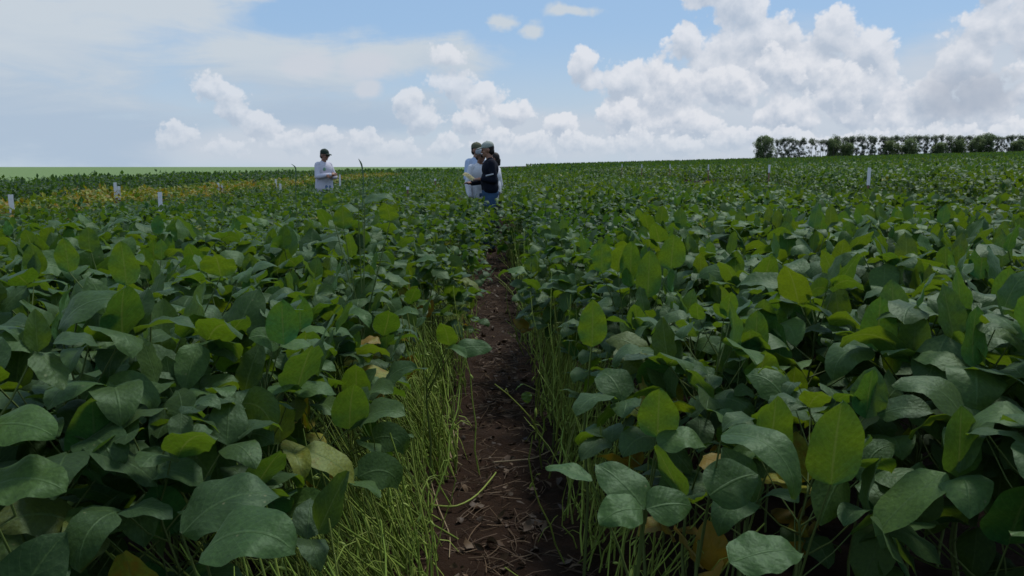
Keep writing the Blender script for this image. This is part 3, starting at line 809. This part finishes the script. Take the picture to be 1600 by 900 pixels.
# the pale print across the upper sleeve
a_, b_ = Vector((0.192, 0.008, 1.365)), Vector((0.225, 0.02, 1.24))
for s in (-1, 1):
    c = Vector((0.223 * s, 0.045, 1.235))
    solid("sleeve_print", [('c', c + Vector((0.045 * s, -0.055, 0.012)), c + Vector((0.045 * s, 0.05, -0.012)), 0.013, 0.013)], STRIPE, jk, 0.005, 1)
PAPER = plain("yellow_paper", (0.62, 0.56, 0.30), 0.8, 0.06, 6)
bm = bmesh.new()
gv = [[bm.verts.new((u * 0.07, v * 0.10, 0.012 * math.sin(v * 2.2) - 0.02 * u * u)) for v in np.linspace(-1, 1, 7)] for u in np.linspace(-1, 1, 5)]
for i in range(4):
    for j in range(6): bm.faces.new((gv[i][j], gv[i + 1][j], gv[i + 1][j + 1], gv[i][j + 1]))
bmesh.ops.solidify(bm, geom=bm.faces[:], thickness=0.0012)
me = bpy.data.meshes.new("paper_sheet"); bm.to_mesh(me); bm.free(); me.materials.append(PAPER)
pp = at(734, 274.5, 12.68)
paper = link_obj("paper_sheet", me, None, pp); paper.rotation_euler = (R(24), R(-14), R(65))
tag(paper, "yellow sheet of paper held out by the man in the black jacket", "paper")

p2 = at(750, 300, 13.35)
person("man in a white shirt, washed grey cap and sunglasses facing the black jacket", (p2.x, 13.35, gz(p2.x)), -62, 1.66, SKIN_DARK, WHITE, JEANS,
    [((-0.24, 0.05, 1.16), (-0.10, 0.24, 1.10), (1, 0.3, 0), (0, 0.4, 1), 0.7), ((0.25, 0.02, 1.15), (0.26, 0.12, 0.92), (0, 0.2, -1), (1, 0, 0), 0.5)],
    head_turn=0.1, head_nod=-0.1, cap=CAP_LIGHT, glasses=True, bulk=1.05)
p3 = at(744, 300, 14.3)
person("man in a khaki cap and light blue shirt standing behind the white shirted man", (p3.x, 14.3, gz(p3.x)), -50, 1.78, SKIN, BLUE, JEANS_LIGHT,
    [((-0.27, 0.07, 1.17), (-0.20, 0.27, 1.22), (0.8, 0.5, 0.25), (0, 1, 0.3), 0.7), ((0.25, 0.05, 1.15), (0.12, 0.27, 1.14), (-1, 0.4, 0.1), (0, 0.5, 1), 0.6)],
    head_turn=0.2, head_nod=-0.05, cap=CAP_KHAKI, bulk=1.05)
p4 = at(773.5, 300, 13.9)
person("dark haired person in a white shirt half hidden behind the man in the black jacket", (p4.x, 13.9, gz(p4.x)), 160, 1.60, SKIN_DARK, WHITE, DARK_TROUSERS,
    [((-0.23, 0.02, 1.14), (-0.17, 0.20, 1.02), (0.5, 0.8, 0), (-1, 0, 0.3), 0.6), ((0.24, -0.02, 1.15), (0.235, 0.08, 0.90), (0, 0.2, -1), (1, 0, 0), 0.4)],
    head_turn=0.3, hair_len=0.07, bulk=0.92)
p5 = at(507, 300, 17.6)
lm, ls, hp5 = person("man alone in a white shirt, dark green cap and sunglasses with forearms crossed", (p5.x, 17.6, gz(p5.x)), -38, 1.76, SKIN, LILAC, JEANS_LIGHT,
    [((-0.25, 0.07, 1.16), (0.02, 0.27, 1.17), (1, 0.15, 0.1), (0, 1, 0.2), 0.5), ((0.25, 0.08, 1.17), (0.03, 0.29, 1.21), (-1, 0.1, 0.05), (0, 1, 0.2), 0.5)],
    head_turn=0.12, head_nod=-0.20, cap=CAP_GREEN, glasses=True, bulk=1.12)
solid("chest_badge", [('e', (0.085, 0.115, 1.33), (0.040, 0.016, 0.045), (0.2, 0, -0.5))], BADGE, ls, 0.006, 1)

# ------------------------------------------------------------------ plot markers: a wooden post with a white plate
POST = plain("weathered_wood", (0.24, 0.13, 0.095), 0.85, 0.35, 40, bump=0.4)
PLATE = plain("white_plastic", (0.72, 0.73, 0.75), 0.45, 0.06, 12)
def box_mesh(name, parts, mat, bevel=0.003):
    bm = bmesh.new()
    for (c, d) in parts:
        bmesh.ops.create_cube(bm, size=1.0, matrix=Matrix.Translation(c) @ Matrix.Diagonal((*d, 1)))
    if bevel: bmesh.ops.bevel(bm, geom=bm.edges[:], offset=bevel, segments=2, affect='EDGES')
    me = bpy.data.meshes.new(name); bm.to_mesh(me); bm.free(); me.materials.append(mat); return me
def post_mesh(hh):
    bm = bmesh.new()
    g = bmesh.ops.create_cube(bm, size=1.0, matrix=Matrix.Translation((0, 0, hh / 2)) @ Matrix.Diagonal((0.035, 0.028, hh, 1)))
    lo = [v for v in g['verts'] if v.co.z < 0.01]
    bmesh.ops.bevel(bm, geom=[e for e in bm.edges], offset=0.003, segments=1, affect='EDGES')
    for v in bm.verts:
        if v.co.z < 0.02: v.co.x *= 0.25; v.co.y *= 0.25; v.co.z -= 0.15
    me = bpy.data.meshes.new("post"); bm.to_mesh(me); bm.free(); me.materials.append(POST); return me
ORD = ["nearest", "second", "third", "fourth", "fifth", "sixth", "seventh", "eighth", "ninth"]
def marker(px, depth, topy, wid, hgt, label, group, turn=0.0, twin=None):
    p = at(px, topy, depth); g0 = gz(p.x)
    t = empty("plot_marker", (p.x, depth, g0), turn)
    top = p.z - g0
    link_obj("post", post_mesh(top - 0.03), t)
    link_obj("plate", box_mesh("plate", [((0, -0.0185, top - hgt / 2), (wid, 0.006, hgt))], PLATE, 0.0015), t)
    screw = Acc()
    for dz in (0.25, 0.75):
        tubes(screw, [[(0, -0.0215, top - hgt * dz), (0, -0.0225, top - hgt * dz), (0, -0.0245, top - hgt * dz)]], 0.005, (0, 0, 0, 0), 6)
        link_obj("screw", screw.mesh("screw", POST, uv=False), t) if dz > .5 else None
    tag(t, label, "plot marker", group)
GL, GR = "white plot markers in the plots on the left", "white plot markers along the alley on the right"
marker(17, 11.5, 304, 0.066, 0.26, "white plot marker at the far left edge of the picture by yellowing plants", GL, 0.35)
marker(180, 14.7, 285, 0.055, 0.28, "taller of two white plot markers side by side in the yellowing strip", GL, 0.3)
marker(186, 14.6, 291, 0.050, 0.24, "shorter of two white plot markers side by side in the yellowing strip", GL, 0.2)
marker(250, 11.2, 300, 0.055, 0.27, "white plot marker standing alone in green plants before the yellowing strip", GL, 0.25)
marker(341, 20.0, 286, 0.055, 0.30, "left one of the close pair of white markers midway along the yellowing strip", GL, 0.2)
marker(347, 20.5, 289, 0.045, 0.26, "right one of the close pair of white markers midway along the yellowing strip", GL, 0.2)
marker(431, 25.5, 280, 0.055, 0.36, "thin white plot marker behind the grass blade near the man standing alone", GL, 0.2)
marker(438, 22.5, 287, 0.055, 0.30, "white plot marker low in the leaves near the man standing alone", GL, 0.2)
marker(531, 26, 273, 0.055, 0.40, "white plot marker just beyond the man standing alone, by his hands", GL, 0.2)
marker(637, 14.5, 292, 0.05, 0.05, "small white square tag in the leaves between the two groups of people, nearest", GL, 0.1)
marker(680, 22, 279, 0.06, 0.06, "small white tag farther off in the leaves, before the group of people", GL, 0.1)
for i, (px, dd, ty) in enumerate(((1358, 13.6, 262), (1202, 18.5, 257.5), (1107, 23.6, 257), (1047, 28.7, 256.5), (1003, 34, 256.5), (972, 39, 256.5))):
    marker(px, dd, ty, (0.055, 0.05, 0.032, 0.034, 0.036, 0.038)[i], (0.30, 0.18, 0.17, 0.16, 0.16, 0.16)[i], f"{ORD[i]} white marker, counting away from the camera, along the alley before the trees", GR, -0.25)

# ------------------------------------------------------------------ the row of trees on the rise
BARK = plain("grey_bark", (0.17, 0.145, 0.125), 0.9, 0.3, 3)
def tree_leaf(name, c1, c2):
    m, h, out = material(name)
    at_ = h.n('ShaderNodeAttribute', attribute_name='tint'); sp = h.n('ShaderNodeSeparateColor'); h.link(at_.outputs['Color'], sp.inputs[0])
    c = h.mix(sp.outputs[0], c1, c2)
    p = principled(h, Base_Color=c, Roughness=0.6, Specular_IOR_Level=0.3)
    tr = h.n('ShaderNodeBsdfTranslucent'); h.put(tr.inputs[0], h.v('SCALE', c, scale=1.6))
    mx = h.n('ShaderNodeMixShader'); mx.inputs[0].default_value = 0.5
    h.link(p.outputs[0], mx.inputs[1]); h.link(tr.outputs[0], mx.inputs[2]); h.link(mx.outputs[0], out.inputs[0]); return m
EUC = tree_leaf("eucalyptus_leaf", (0.12, 0.15, 0.10), (0.18, 0.21, 0.13))
BUSH = tree_leaf("dense_leaf", (0.10, 0.145, 0.065), (0.18, 0.23, 0.09))
def leaf_cloud(acc, C, rad, n, size):
    """many small leaf sprays spread round the clump centres C"""
    C = np.asarray(C); k = RNG.integers(0, len(C), n)
    d = RNG.normal(0, 1, (n, 3)); d /= np.linalg.norm(d, axis=1, keepdims=True)
    P_ = C[k] + d * (np.asarray(rad)[k] * RNG.uniform(0.35, 1.05, n) ** 0.6)[:, None]
    clump = RNG.uniform(0, 1, len(C))[k]
    tint = np.stack([np.clip(clump * 0.7 + RNG.normal(0.1, .15, n), 0, 1)] + [np.zeros(n)] * 3, -1)
    pitch, roll, bend, fold = draw_leaf_params(n, .2)
    leaflets(acc, P_, RNG.uniform(0, 6.28, n), pitch, roll, size * RNG.uniform(.7, 1.3, n), size * .5, bend, fold, tint, 2, 1)
def thin_tree(H, dense):
    tr, cr = Acc(), Acc()
    bx, by = RNG.normal(0, .12, 2)
    zz = np.linspace(0, 1, 7); path = np.stack([bx * zz + RNG.normal(0, .05, 7), by * zz, zz * H * .97 - 0.2], -1)
    tubes(tr, path[None], np.linspace(0.16, 0.04, 7)[None], (0, .5, 0, 0), 6)
    C, rr = [], []
    nb = int(10 + 14 * dense)
    for i in range(nb):
        f = RNG.uniform(0.82, 0.99) if i < 6 else RNG.uniform(0.12, 0.95)
        o = np.array([np.interp(f, zz, path[:, j]) for j in range(3)])
        an = RNG.uniform(0, 6.28); ln = RNG.uniform(0.5, 1.5) * (1.0 if f < .85 else .8)
        e = o + np.array([math.cos(an) * ln, math.sin(an) * ln, ln * .7])
        tubes(tr, [[o, (o + e) / 2 + (0, 0, .05), e]], [[0.045, .03, .015]], (0, .5, 0, 0), 4)
        C.append(e); rr.append(RNG.uniform(.45, .9) * (1.3 if f > .82 else .9))
    leaf_cloud(cr, C, rr, int(66 * nb), 0.50)
    return tr.mesh("trunk", BARK, uv=False), cr.mesh("crown", EUC, uv=False)
def bushy_tree(H, Wd, n):
    tr, cr = Acc(), Acc()
    C, rr = [], []
    for k in range(5):
        x0, y0 = RNG.normal(0, Wd * .16, 2)
        zz = np.linspace(0, 1, 5); path = np.stack([x0 * (1 + zz), y0 * (1 + zz), zz * H * .8 - .2], -1)
        tubes(tr, path[None], np.linspace(.16, .04, 5)[None], (0, .5, 0, 0), 6)
    for i in range(n):
        f = RNG.uniform(0.04, 1.0); w = Wd / 2 * (0.95 if f < .6 else math.sqrt(max(0.05, 1 - ((f - .6) / .46) ** 2)))
        an = RNG.uniform(0, 6.28); r_ = w * math.sqrt(RNG.random()) * .86
        C.append((math.cos(an) * r_, math.sin(an) * r_, f * H * .93)); rr.append(RNG.uniform(1.0, 1.7))
    leaf_cloud(cr, C, rr, 120 * n, 0.60)
    return tr.mesh("trunk", BARK, uv=False), cr.mesh("crown", BUSH, uv=False)
thin_sparse = [thin_tree(11.5, 0.35) for _ in range(5)]
thin_dense = [thin_tree(11.5, 1.2) for _ in range(6)]
def put_tree(name, meshes, x, y, sc, label, group, sx=1.0):
    t = empty(name, (x, y, gz(x)), RNG.uniform(0, 6.28)); t.scale = (sc * sx, sc * sx, sc)
    link_obj("trunk", meshes[0], t); link_obj("crown", meshes[1], t)
    tag(t, label, "tree", group)
TY = 400.0
px = 1213.0
i = 0
while px < 1650:
    x = (px - 765) / FPX * TY
    sparse = 1258 < px < 1290
    gap = 1440 < px < 1446
    v = thin_sparse if sparse else thin_dense
    lab = ("thin bare stemmed eucalyptus in the open gap of the tree row" if sparse else
           "slender eucalyptus in the row just beyond the round bush" if px < 1258 else
           "slender leafy eucalyptus in the long row behind the dark bushes")
    top = np.interp(px, [1213, 1285, 1305, 1600], [217.5, 219, 214, 212.5])
    base = gz(x); zt = 1.36 + (260.5 - top) / FPX * TY
    put_tree("eucalyptus_tree", v[i % len(v)], x, TY + RNG.normal(0, 1.2), (zt - base) / 11.5 * RNG.uniform(.93, 1.03), lab,
             "eucalyptus trees in the row: " + ("open gap" if sparse else "beyond the bush" if px < 1258 else "long row"))
    px += RNG.uniform(4.6, 7.4); i += 1
bushes = [(1191, 34, 35, "big round bushy tree standing at the near end of the tree row"), (1301, 26, 29, "dark bushy tree beside the open gap in the tree row"),
          (1322, 18, 22, "low bushy tree close beside the dark one by the gap"), (1391, 25, 23, "low round dark bush midway along the tree row"),
          (1416, 27, 26, "wider dark bushy tree next to the low round bush"), (1468, 24, 19, "lowest dark bush under the eucalyptus farther along the row"),
          (1500, 26, 24, "bushy tree in the middle of the dark clump"), (1524, 24, 28, "bushy tree with a lumpy top in the dark clump"),
          (1543, 22, 32, "tallest bushy tree closing the dark clump at its end"), (1590, 22, 20, "dark bush at the edge of the picture under the tree row")]
for (px, wpx, hpx, lab) in bushes:
    x = (px - 765) / FPX * (TY - 4); Wd = wpx / FPX * TY
    base = gz(x); top_y = (260.5 - (base - 1.36) / FPX * 0) - 0
    zt = 1.36 + (260.5 - ({34: 213.5}.get(wpx, 246 - (px - 1300) * 0.018 - hpx * 1.0))) / FPX * TY
    put_tree("bushy_tree", bushy_tree(zt - base, Wd * 1.02, 110 if wpx > 30 else 60), x, TY - 4 + RNG.normal(0, 1), 1.0, lab, "bushy trees in the tree row")

# ------------------------------------------------------------------ ripe, nearly leafless stalks along both edges of the path
def stalk_clump(n, H, lean, seed_up=0.0):
    st, po, fo = Acc(), Acc(), Acc()
    x0 = RNG.normal(0, 0.055, n); y0 = RNG.uniform(-0.11, 0.11, n)
    hh = H * RNG.uniform(0.45, 1.08, n); lx = lean + RNG.normal(0, 0.13, n); ly = RNG.normal(0.0, 0.18, n)
    t = np.linspace(0, 1, 7)
    kink = np.cumsum(RNG.normal(0, 0.013, (n, 7, 2)), 1)
    pth = np.stack([x0[:, None] + lx[:, None] * t ** 1.35 + kink[..., 0], y0[:, None] + ly[:, None] * t + kink[..., 1], hh[:, None] * t - 0.02], -1)
    rad = RNG.uniform(0.0020, 0.0044, n)[:, None] * np.linspace(1.1, 0.55, 7)[None]
    tint = np.stack([np.clip(RNG.normal(.25, .25, n), 0, 1), RNG.uniform(.1, 1.0, n), np.zeros(n), np.zeros(n)], -1)
    tubes(st, pth, rad, tint, 4)
    m = n * 2                                             # thin side stalks, crossing and hanging
    k = RNG.integers(0, n, m); s = RNG.integers(1, 6, m)
    o = pth[k, s]; an = RNG.uniform(0, 6.28, m); ln = RNG.uniform(.06, .2, m); up = RNG.uniform(-.9, 1.0, m)
    d = np.stack([np.cos(an) * .45, np.sin(an) * .45, up], -1); e = o + d * ln[:, None]
    mid = (o + e) / 2 + np.stack([np.zeros(m), np.zeros(m), ln * .12], -1)
    ok = e[:, 2] > 0.015
    tubes(st, np.stack([o, mid, e], 1)[ok], np.array([[.0019, .0015, .001]]), tint[k][ok], 3)
    m = n                                                 # hanging pods
    k = RNG.integers(0, n, m); s = RNG.integers(1, 6, m); o = pth[k, s]; an = RNG.uniform(0, 6.28, m)
    d = np.stack([np.cos(an) * .5, np.sin(an) * .5, RNG.uniform(-1, -.1, m)], -1)
    pts = np.stack([o + d * q for q in (0.0, .012, .03, .045)], 1)
    tubes(st, pts, np.array([[.0012, .0046, .0050, .001]]), np.array([[.4, .55, 0, 0]]), 4)
    return st.mesh("stem", STRAW, uv=False)
clL = [stalk_clump(26, 0.66, -0.24) for _ in range(6)]
clR = [stalk_clump(26, 0.70, 0.14) for _ in range(6)]
def put_clump(i, x, y, side, sc, lab, grp):
    ms = (clL if side < 0 else clR)[i % 6]
    t = empty("leafless_soybean_clump", (x, y, gz(x) + 0.02), RNG.uniform(-0.35, 0.35)); t.scale = (sc, 1.0, sc)
    link_obj("stem", ms, t)
    tag(t, lab, "soybean stalks", grp)
i = 0
for side in (-1, 1):
    y = 1.45 if side < 0 else 2.1
    while y < (9.0 if side < 0 else 13.0):
        inner = (-0.335 if side < 0 else 0.345) + RNG.normal(0, 0.03)
        zone = "nearest the camera" if y < 3.2 else "midway to the people" if y < 7 else "farther along the path"
        sd = "left" if side < 0 else "right"
        lab = f"yellow green leafless soybean stalks edging the path on its {sd}, {zone}"
        put_clump(i, inner, y, side, RNG.uniform(.85, 1.12) * (1.0 if side < 0 else .95), lab, f"stalk clumps edging the path on its {sd}, {zone}")
        if side < 0 and y < 4.6:
            put_clump(i + 3, inner - 0.15 + RNG.normal(0, .02), y + 0.08, side, RNG.uniform(.95, 1.15), lab, f"stalk clumps edging the path on its {sd}, {zone}")
        y += RNG.uniform(0.15, 0.30) * (1.0 if y < 5 else 1.5) * (1.7 if side > 0 and y < 3 else 1.0); i += 1

# ------------------------------------------------------------------ litter on the path
lit_acc = Acc()
def soil_at(x, y): return ground_z(x) + 0.05 * np.clip((np.abs(x - 0.02) - 0.20) / 0.3, 0, 1) ** 1.2
N = 1500
X = RNG.normal(0.0, 0.17, N); Y = 1.6 + 12 * RNG.random(N) ** 1.6; an = RNG.uniform(0, 6.28, N); ln = RNG.uniform(.02, .10, N)
Z = soil_at(X, Y) + 0.012
dv = np.stack([np.cos(an), np.sin(an), RNG.normal(0, .08, N)], -1) * ln[:, None]; sd = np.stack([-np.sin(an), np.cos(an), np.abs(RNG.normal(0, .3, N))], -1) * (ln * RNG.normal(0, .25, N))[:, None]
C0 = np.stack([X, Y, Z], -1)
tubes(lit_acc, np.stack([C0 - dv, C0 + sd * .7 - dv * .3, C0 + sd * .7 + dv * .4, C0 + dv], 1), RNG.uniform(.0009, .0024, N)[:, None] * np.ones((1, 4)),
      np.stack([RNG.uniform(0, 1, N), RNG.uniform(.0, .6, N), np.zeros(N), np.zeros(N)], -1), 3)
N = 800
X = RNG.normal(0.0, 0.17, N); Y = 1.6 + 12 * RNG.random(N) ** 1.6
k_ = RNG.random(N)
leaflets(lit_acc, np.stack([X, Y, soil_at(X, Y) + 0.016], -1), RNG.uniform(0, 6.28, N), RNG.normal(0, .3, N), RNG.normal(0, .5, N), RNG.uniform(.015, .065, N), RNG.uniform(.01, .04, N),
         RNG.normal(0, .9, N), RNG.normal(.3, .3, N), np.stack([RNG.uniform(0, 1, N), RNG.uniform(-.3, .35, N), np.zeros(N), np.zeros(N)], -1), 3, 2)
LITTER = stem_material("dead_leaf_litter", (0.07, 0.038, 0.022), (0.19, 0.125, 0.07))
litter = link_obj("plant_litter", lit_acc.mesh("plant_litter", LITTER, uv=False))
tag(litter, "dead leaf scraps and straw bits strewn over the soil of the path", "plant litter", kind="stuff")

def fallen(pts, rad, mat, label, tint=(.6, .6, 0, 0), group="fallen stalks on the path"):
    P0 = [at(px, py, 1.0) for px, py in pts]
    out = []
    for q in P0:                              # down the line of sight to the soil
        v = q - CAM; k = (0.022 - CAM.z) / v.z
        w = CAM + v * k; out.append((w.x, w.y, w.z + gz(w.x)))
    a = Acc(); out = np.array(out)
    tt = np.linspace(0, len(out) - 1, 14); sm = np.stack([np.interp(tt, range(len(out)), out[:, j]) for j in range(3)], -1)
    sm[1:-1] = (sm[:-2] + sm[1:-1] * 2 + sm[2:]) / 4
    tubes(a, sm[None], np.linspace(rad, rad * .6, 14)[None], tint, 5)
    o = link_obj("fallen_stalk", a.mesh("fallen_stalk", mat, uv=False)); tag(o, label, "stalk", group)
fallen([(704, 662), (711, 680), (702, 700), (705, 716), (722, 726)], .004, DRY, "short hooked pale stalk lying at the left border of the path")
fallen([(654, 785), (690, 790), (715, 791), (745, 775), (770, 745), (775, 738)], .005, STRAW, "greenish bowed stalk lying across the middle of the path")
fallen([(672, 745), (684, 790), (704, 835), (702, 870)], .003, DRY, "long straight dry stalk lying along the left border of the path")
fallen([(770, 722), (800, 720), (835, 717), (860, 705)], .004, DRY, "dry stalk lying crosswise against the right border of the path")

# ------------------------------------------------------------------ grass weeds standing above the crop
GRASS = stem_material("grass_blade", (0.09, 0.17, 0.09), (0.13, 0.21, 0.12))
def grass_weed(base, tip_pts, depth, label):
    t = empty("grass_weed", (0, 0, 0)); P0 = [at(px, py, depth) for px, py in tip_pts]
    foot = Vector((P0[0].x, depth, gz(P0[0].x))); t.location = foot
    a = Acc(); pth = np.array([list(q - foot) for q in P0]); stem0 = np.array([[0, 0, 0], [0.01, 0, .4], list(pth[0])])
    tubes(a, stem0[None], np.array([[.002, .002, .0018]]), (.3, .8, 0, 0), 5)
    link_obj("stem", a.mesh("stem", STEM, uv=False), t)
    b = Acc(); n = 12; tt = np.linspace(0, len(pth) - 1, n); sm = np.stack([np.interp(tt, range(len(pth)), pth[:, j]) for j in range(3)], -1)
    sm[1:-1] = (sm[:-2] + sm[1:-1] * 2 + sm[2:]) / 4
    w = np.interp(np.linspace(0, 1, n), [0, .3, .75, 1], [.002, .0028, .005, .001])
    V = []
    for i in range(n): V += [sm[i] + (-w[i], 0, 0), sm[i] + (0, w[i] * .5, -.002), sm[i] + (w[i], 0, 0)]
    b.add(V, quads=grid_quads(n - 1, 2), tint=(.3, .35, 0, 0))
    link_obj("blade", b.mesh("blade", GRASS, uv=False), t)
    tag(t, label, "grass weed", "grass weeds above the crop")
grass_weed(None, [(463, 330), (462, 290), (463, 266), (461, 260), (455, 256)], 5.2, "thin grass blade bent to one side, above the crop before the yellowing strip")
grass_weed(None, [(566, 330), (568, 290), (567, 265), (564, 254), (560, 248)], 4.4, "taller grass blade rising from the plant beside the man standing alone")

# ------------------------------------------------------------------ the plants whose leaves show largest
def hero(label, leaves, root_off=(0.0, 0.12), group=None):
    """leaves: (px, py, depth) of the leaf base, heading, pitch, bend, roll, fold, length, width, tint"""
    B0 = [at(*l[0]) for l in leaves]
    c = sum(B0, Vector()) / len(B0)
    foot = Vector((c.x + root_off[0], c.y + root_off[1], gz(c.x) + .02))
    t = empty("soybean_plant", foot)
    fo, st = Acc(), Acc()
    low = min(q.z for q in B0) - foot.z
    sp = np.array([[0, 0, -.02], [.01, 0, low * .35], [-.005, .005, low * .62], [0, 0, low * .78]])
    tubes(st, sp[None], np.array([[.0055, .005, .004, .003]]), (.2, .45, 0, 0), 6)
    for q, (_, hd, pi_, be, ro, fo_, L, Wd, tn) in zip(B0, leaves):
        if abs(math.cos(R(hd))) > 0.5: ro = math.copysign(abs(ro), math.cos(R(hd)))      # tops turned a little to the open side
        e = np.array(q - foot); s = np.array([0, 0, low * RNG.uniform(.6, .76)])
        m1 = s * .6 + e * .4 + np.array([0, 0, .01]); m2 = s * .25 + e * .75 + np.array([0, 0, .006])
        tubes(st, np.stack([s, m1, m2, e])[None], np.array([[.0028, .0024, .002, .0016]]), (.1, .6, 0, 0), 5)
        leaflets(fo, e[None], R(hd), pi_, ro, L, Wd, be, fo_, tn, 14, 8, side=RNG.normal(0, .12))
    link_obj("foliage", fo.mesh("foliage", LEAF), t); link_obj("stem", st.mesh("stem", STEM, uv=False), t)
    tag(t, label, "soybean plant", group or label)
g_, p_, dk = (.0, .55, .75, 0), (.0, .62, .35, 0), (.0, .35, .25, 0)
U = lambda p, L, Wd, hd=270, pi_=1.5, be=.15, ro=0.0, tn=g_, fo_=.10: (p, hd, pi_, be, ro, fo_, L, Wd, tn)
hero("soybean plant with one big upright oval leaf facing the camera, right of the path", [U((1298, 757, 1.35), .165, .108)])
hero("soybean plant with a tall leaning pointed leaf beside the big upright oval one", [U((1203, 722, 1.42), .140, .085, 262, 1.42, .1, .35)])
hero("soybean plant with a long pale leaf drooping in a hook, near right stand", [((1128, 680, 1.36), -52, .40, 2.15, .25, .22, .20, .080, p_), ((1108, 775, 1.36), 20, .45, .6, .8, .1, .115, .095, dk)], (0.02, .16))
hero("soybean plant with a flat spread leaf trio low beside the path, right side", [((1008, 796, 1.33), 140, .75, .7, .35, .12, .125, .085, (.0, .42, .3, 0)), ((1010, 796, 1.33), 8, .25, .7, -.75, .1, .09, .075, (.0, .42, .3, 0)), ((1004, 796, 1.32), 205, .35, 1.1, .5, .1, .095, .075, p_), ((925, 752, 1.36), 165, .45, .7, .1, .3, .09, .05, p_)], (.03, .1))
hero("soybean plant with a huge upright leaf by the edge of the picture", [U((1575, 850, 1.25), .135, .115, 275, 1.35, .25, -.2, (.0, .25, .25, 0))], (.02, .1))
hero("soybean plant with two overlapping upright leaves in the right stand", [U((1188, 538, 2.2), .135, .09), U((1210, 532, 2.25), .10, .075, 280, 1.4)])
hero("soybean plant with a single bright leaf standing above the right path edge", [U((925, 542, 2.3), .145, .088, 270, 1.5, .05, .12, (.02, .62, .9, 0))])
hero("soybean plant with a round upright leaf low in the right stand", [U((1027, 683, 1.75), .122, .095, 268, 1.5, .2, -.1), ((1030, 700, 1.7), 10, .6, 1.5, -.3, .2, .12, .085, p_)])
hero("soybean plant with a folded upright leaf in the middle of the right stand", [U((1187, 602, 1.9), .10, .09, 275, 1.45, .5, .1)])
hero("soybean plant with five tall pale leaves standing like a fan", [U((940, 425, 3.0), .115, .075, 265, 1.5, 0, .2), U((985, 440, 3.0), .165, .085, 258, 1.45, .3, .25, (.0, .45, .5, 0), .3), U((1012, 465, 2.95), .185, .10, 272, 1.52), U((965, 425, 3.05), .13, .08, 285, 1.35, .5, -.3, (.02, .7, .9, 0), .35), U((1048, 420, 3.05), .14, .11, 275, 1.4)], (0, .1))
hero("soybean plant with a rust yellow leaf under the hooked drooping one", [((1098, 715, 1.6), -60, .2, .8, .3, .1, .09, .07, (1.0, .05, .5, 0))])
hero("soybean plant with a pale flat leaf at the bottom of the picture, right side", [((1140, 880, 1.08), 12, .30, .75, -.35, .15, .125, .08, p_)])
hero("soybean plant with a big pale arched leaf at the bottom of the picture, left side", [((318, 862, 1.12), -12, .75, 1.7, -.35, .15, .165, .115, (.0, .7, .2, 0)), ((285, 835, 1.2), 25, .8, 1.4, -.3, .2, .17, .12, dk)], (-.02, .14))
hero("soybean plant with a big humped leaf above the rest of the left stand", [((92, 515, 1.6), 15, 1.0, 1.6, -.45, .12, .155, .10, (.0, .5, .4, 0))])
hero("soybean plant with a pale flat leaf reaching in from the picture edge", [((-25, 668, 1.2), -4, .25, .8, -.45, .1, .125, .085, (.0, .8, .55, 0)), ((-30, 770, 1.15), 5, .5, 1.2, -.4, .15, .135, .10, (.0, .65, .6, 0))])
hero("soybean plant with three broad upright leaves topping the left stand", [U((198, 446, 2.2), .125, .085), U((345, 432, 2.25), .10, .10, 275, 1.2, 1.0), U((108, 425, 2.3), .10, .07)])
hero("soybean plant with a mottled yellowing leaf at the left path edge", [((438, 692, 1.9), 300, 1.35, .3, .45, .1, .125, .085, (.42, .6, .8, 0))])
hero("soybean plant with a half yellow leaf hanging low at the left path edge", [((455, 795, 1.75), -8, .45, 1.2, -.35, .1, .115, .075, (.36, .45, .6, 0))])
hero("soybean plant with a dark leaf lying out over the path, left side", [((712, 545, 3.0), 5, .12, .35, -.75, .1, .145, .085, (.0, .4, .2, 0)), ((702, 540, 3.05), 250, 1.2, .4, .2, .1, .12, .085, (.0, .4, .6, 0)), ((698, 545, 3.0), -45, .2, .9, .1, .5, .12, .06, p_)], (-.1, .1))
hero("tall soybean plant rising above the left stand by the grass blade", [U((516, 322, 2.9), .05, .055), U((537, 358, 2.8), .085, .07), ((560, 330, 2.85), 180, .5, 1.0, .3, .1, .09, .065, p_), ((570, 318, 2.9), 20, .6, 1.2, -.3, .2, .12, .075, p_), U((610, 345, 2.8), .075, .075, 255, 1.2, .4)], (0, .05))
hero("soybean plant with rust blotched leaves over the stalks at the left edge", [((555, 585, 2.6), 5, .15, .8, -.4, .1, .14, .09, (.62, .5, .6, 0)), ((560, 535, 2.7), -20, .5, 1.2, -.2, .1, .09, .07, (.85, .5, .5, 0)), ((570, 600, 2.55), 10, .1, .8, -.3, .15, .115, .075, p_)], (-.12, .1))
hero("small soybean shoot bending out into the path from the right side", [U((822, 612, 3.6), .055, .05, 285, -1.1, .2, .2, (.0, .7, .7, 0)), ((818, 600, 3.6), 160, -.5, .5, 0, .3, .05, .04, p_)], (.14, .1))
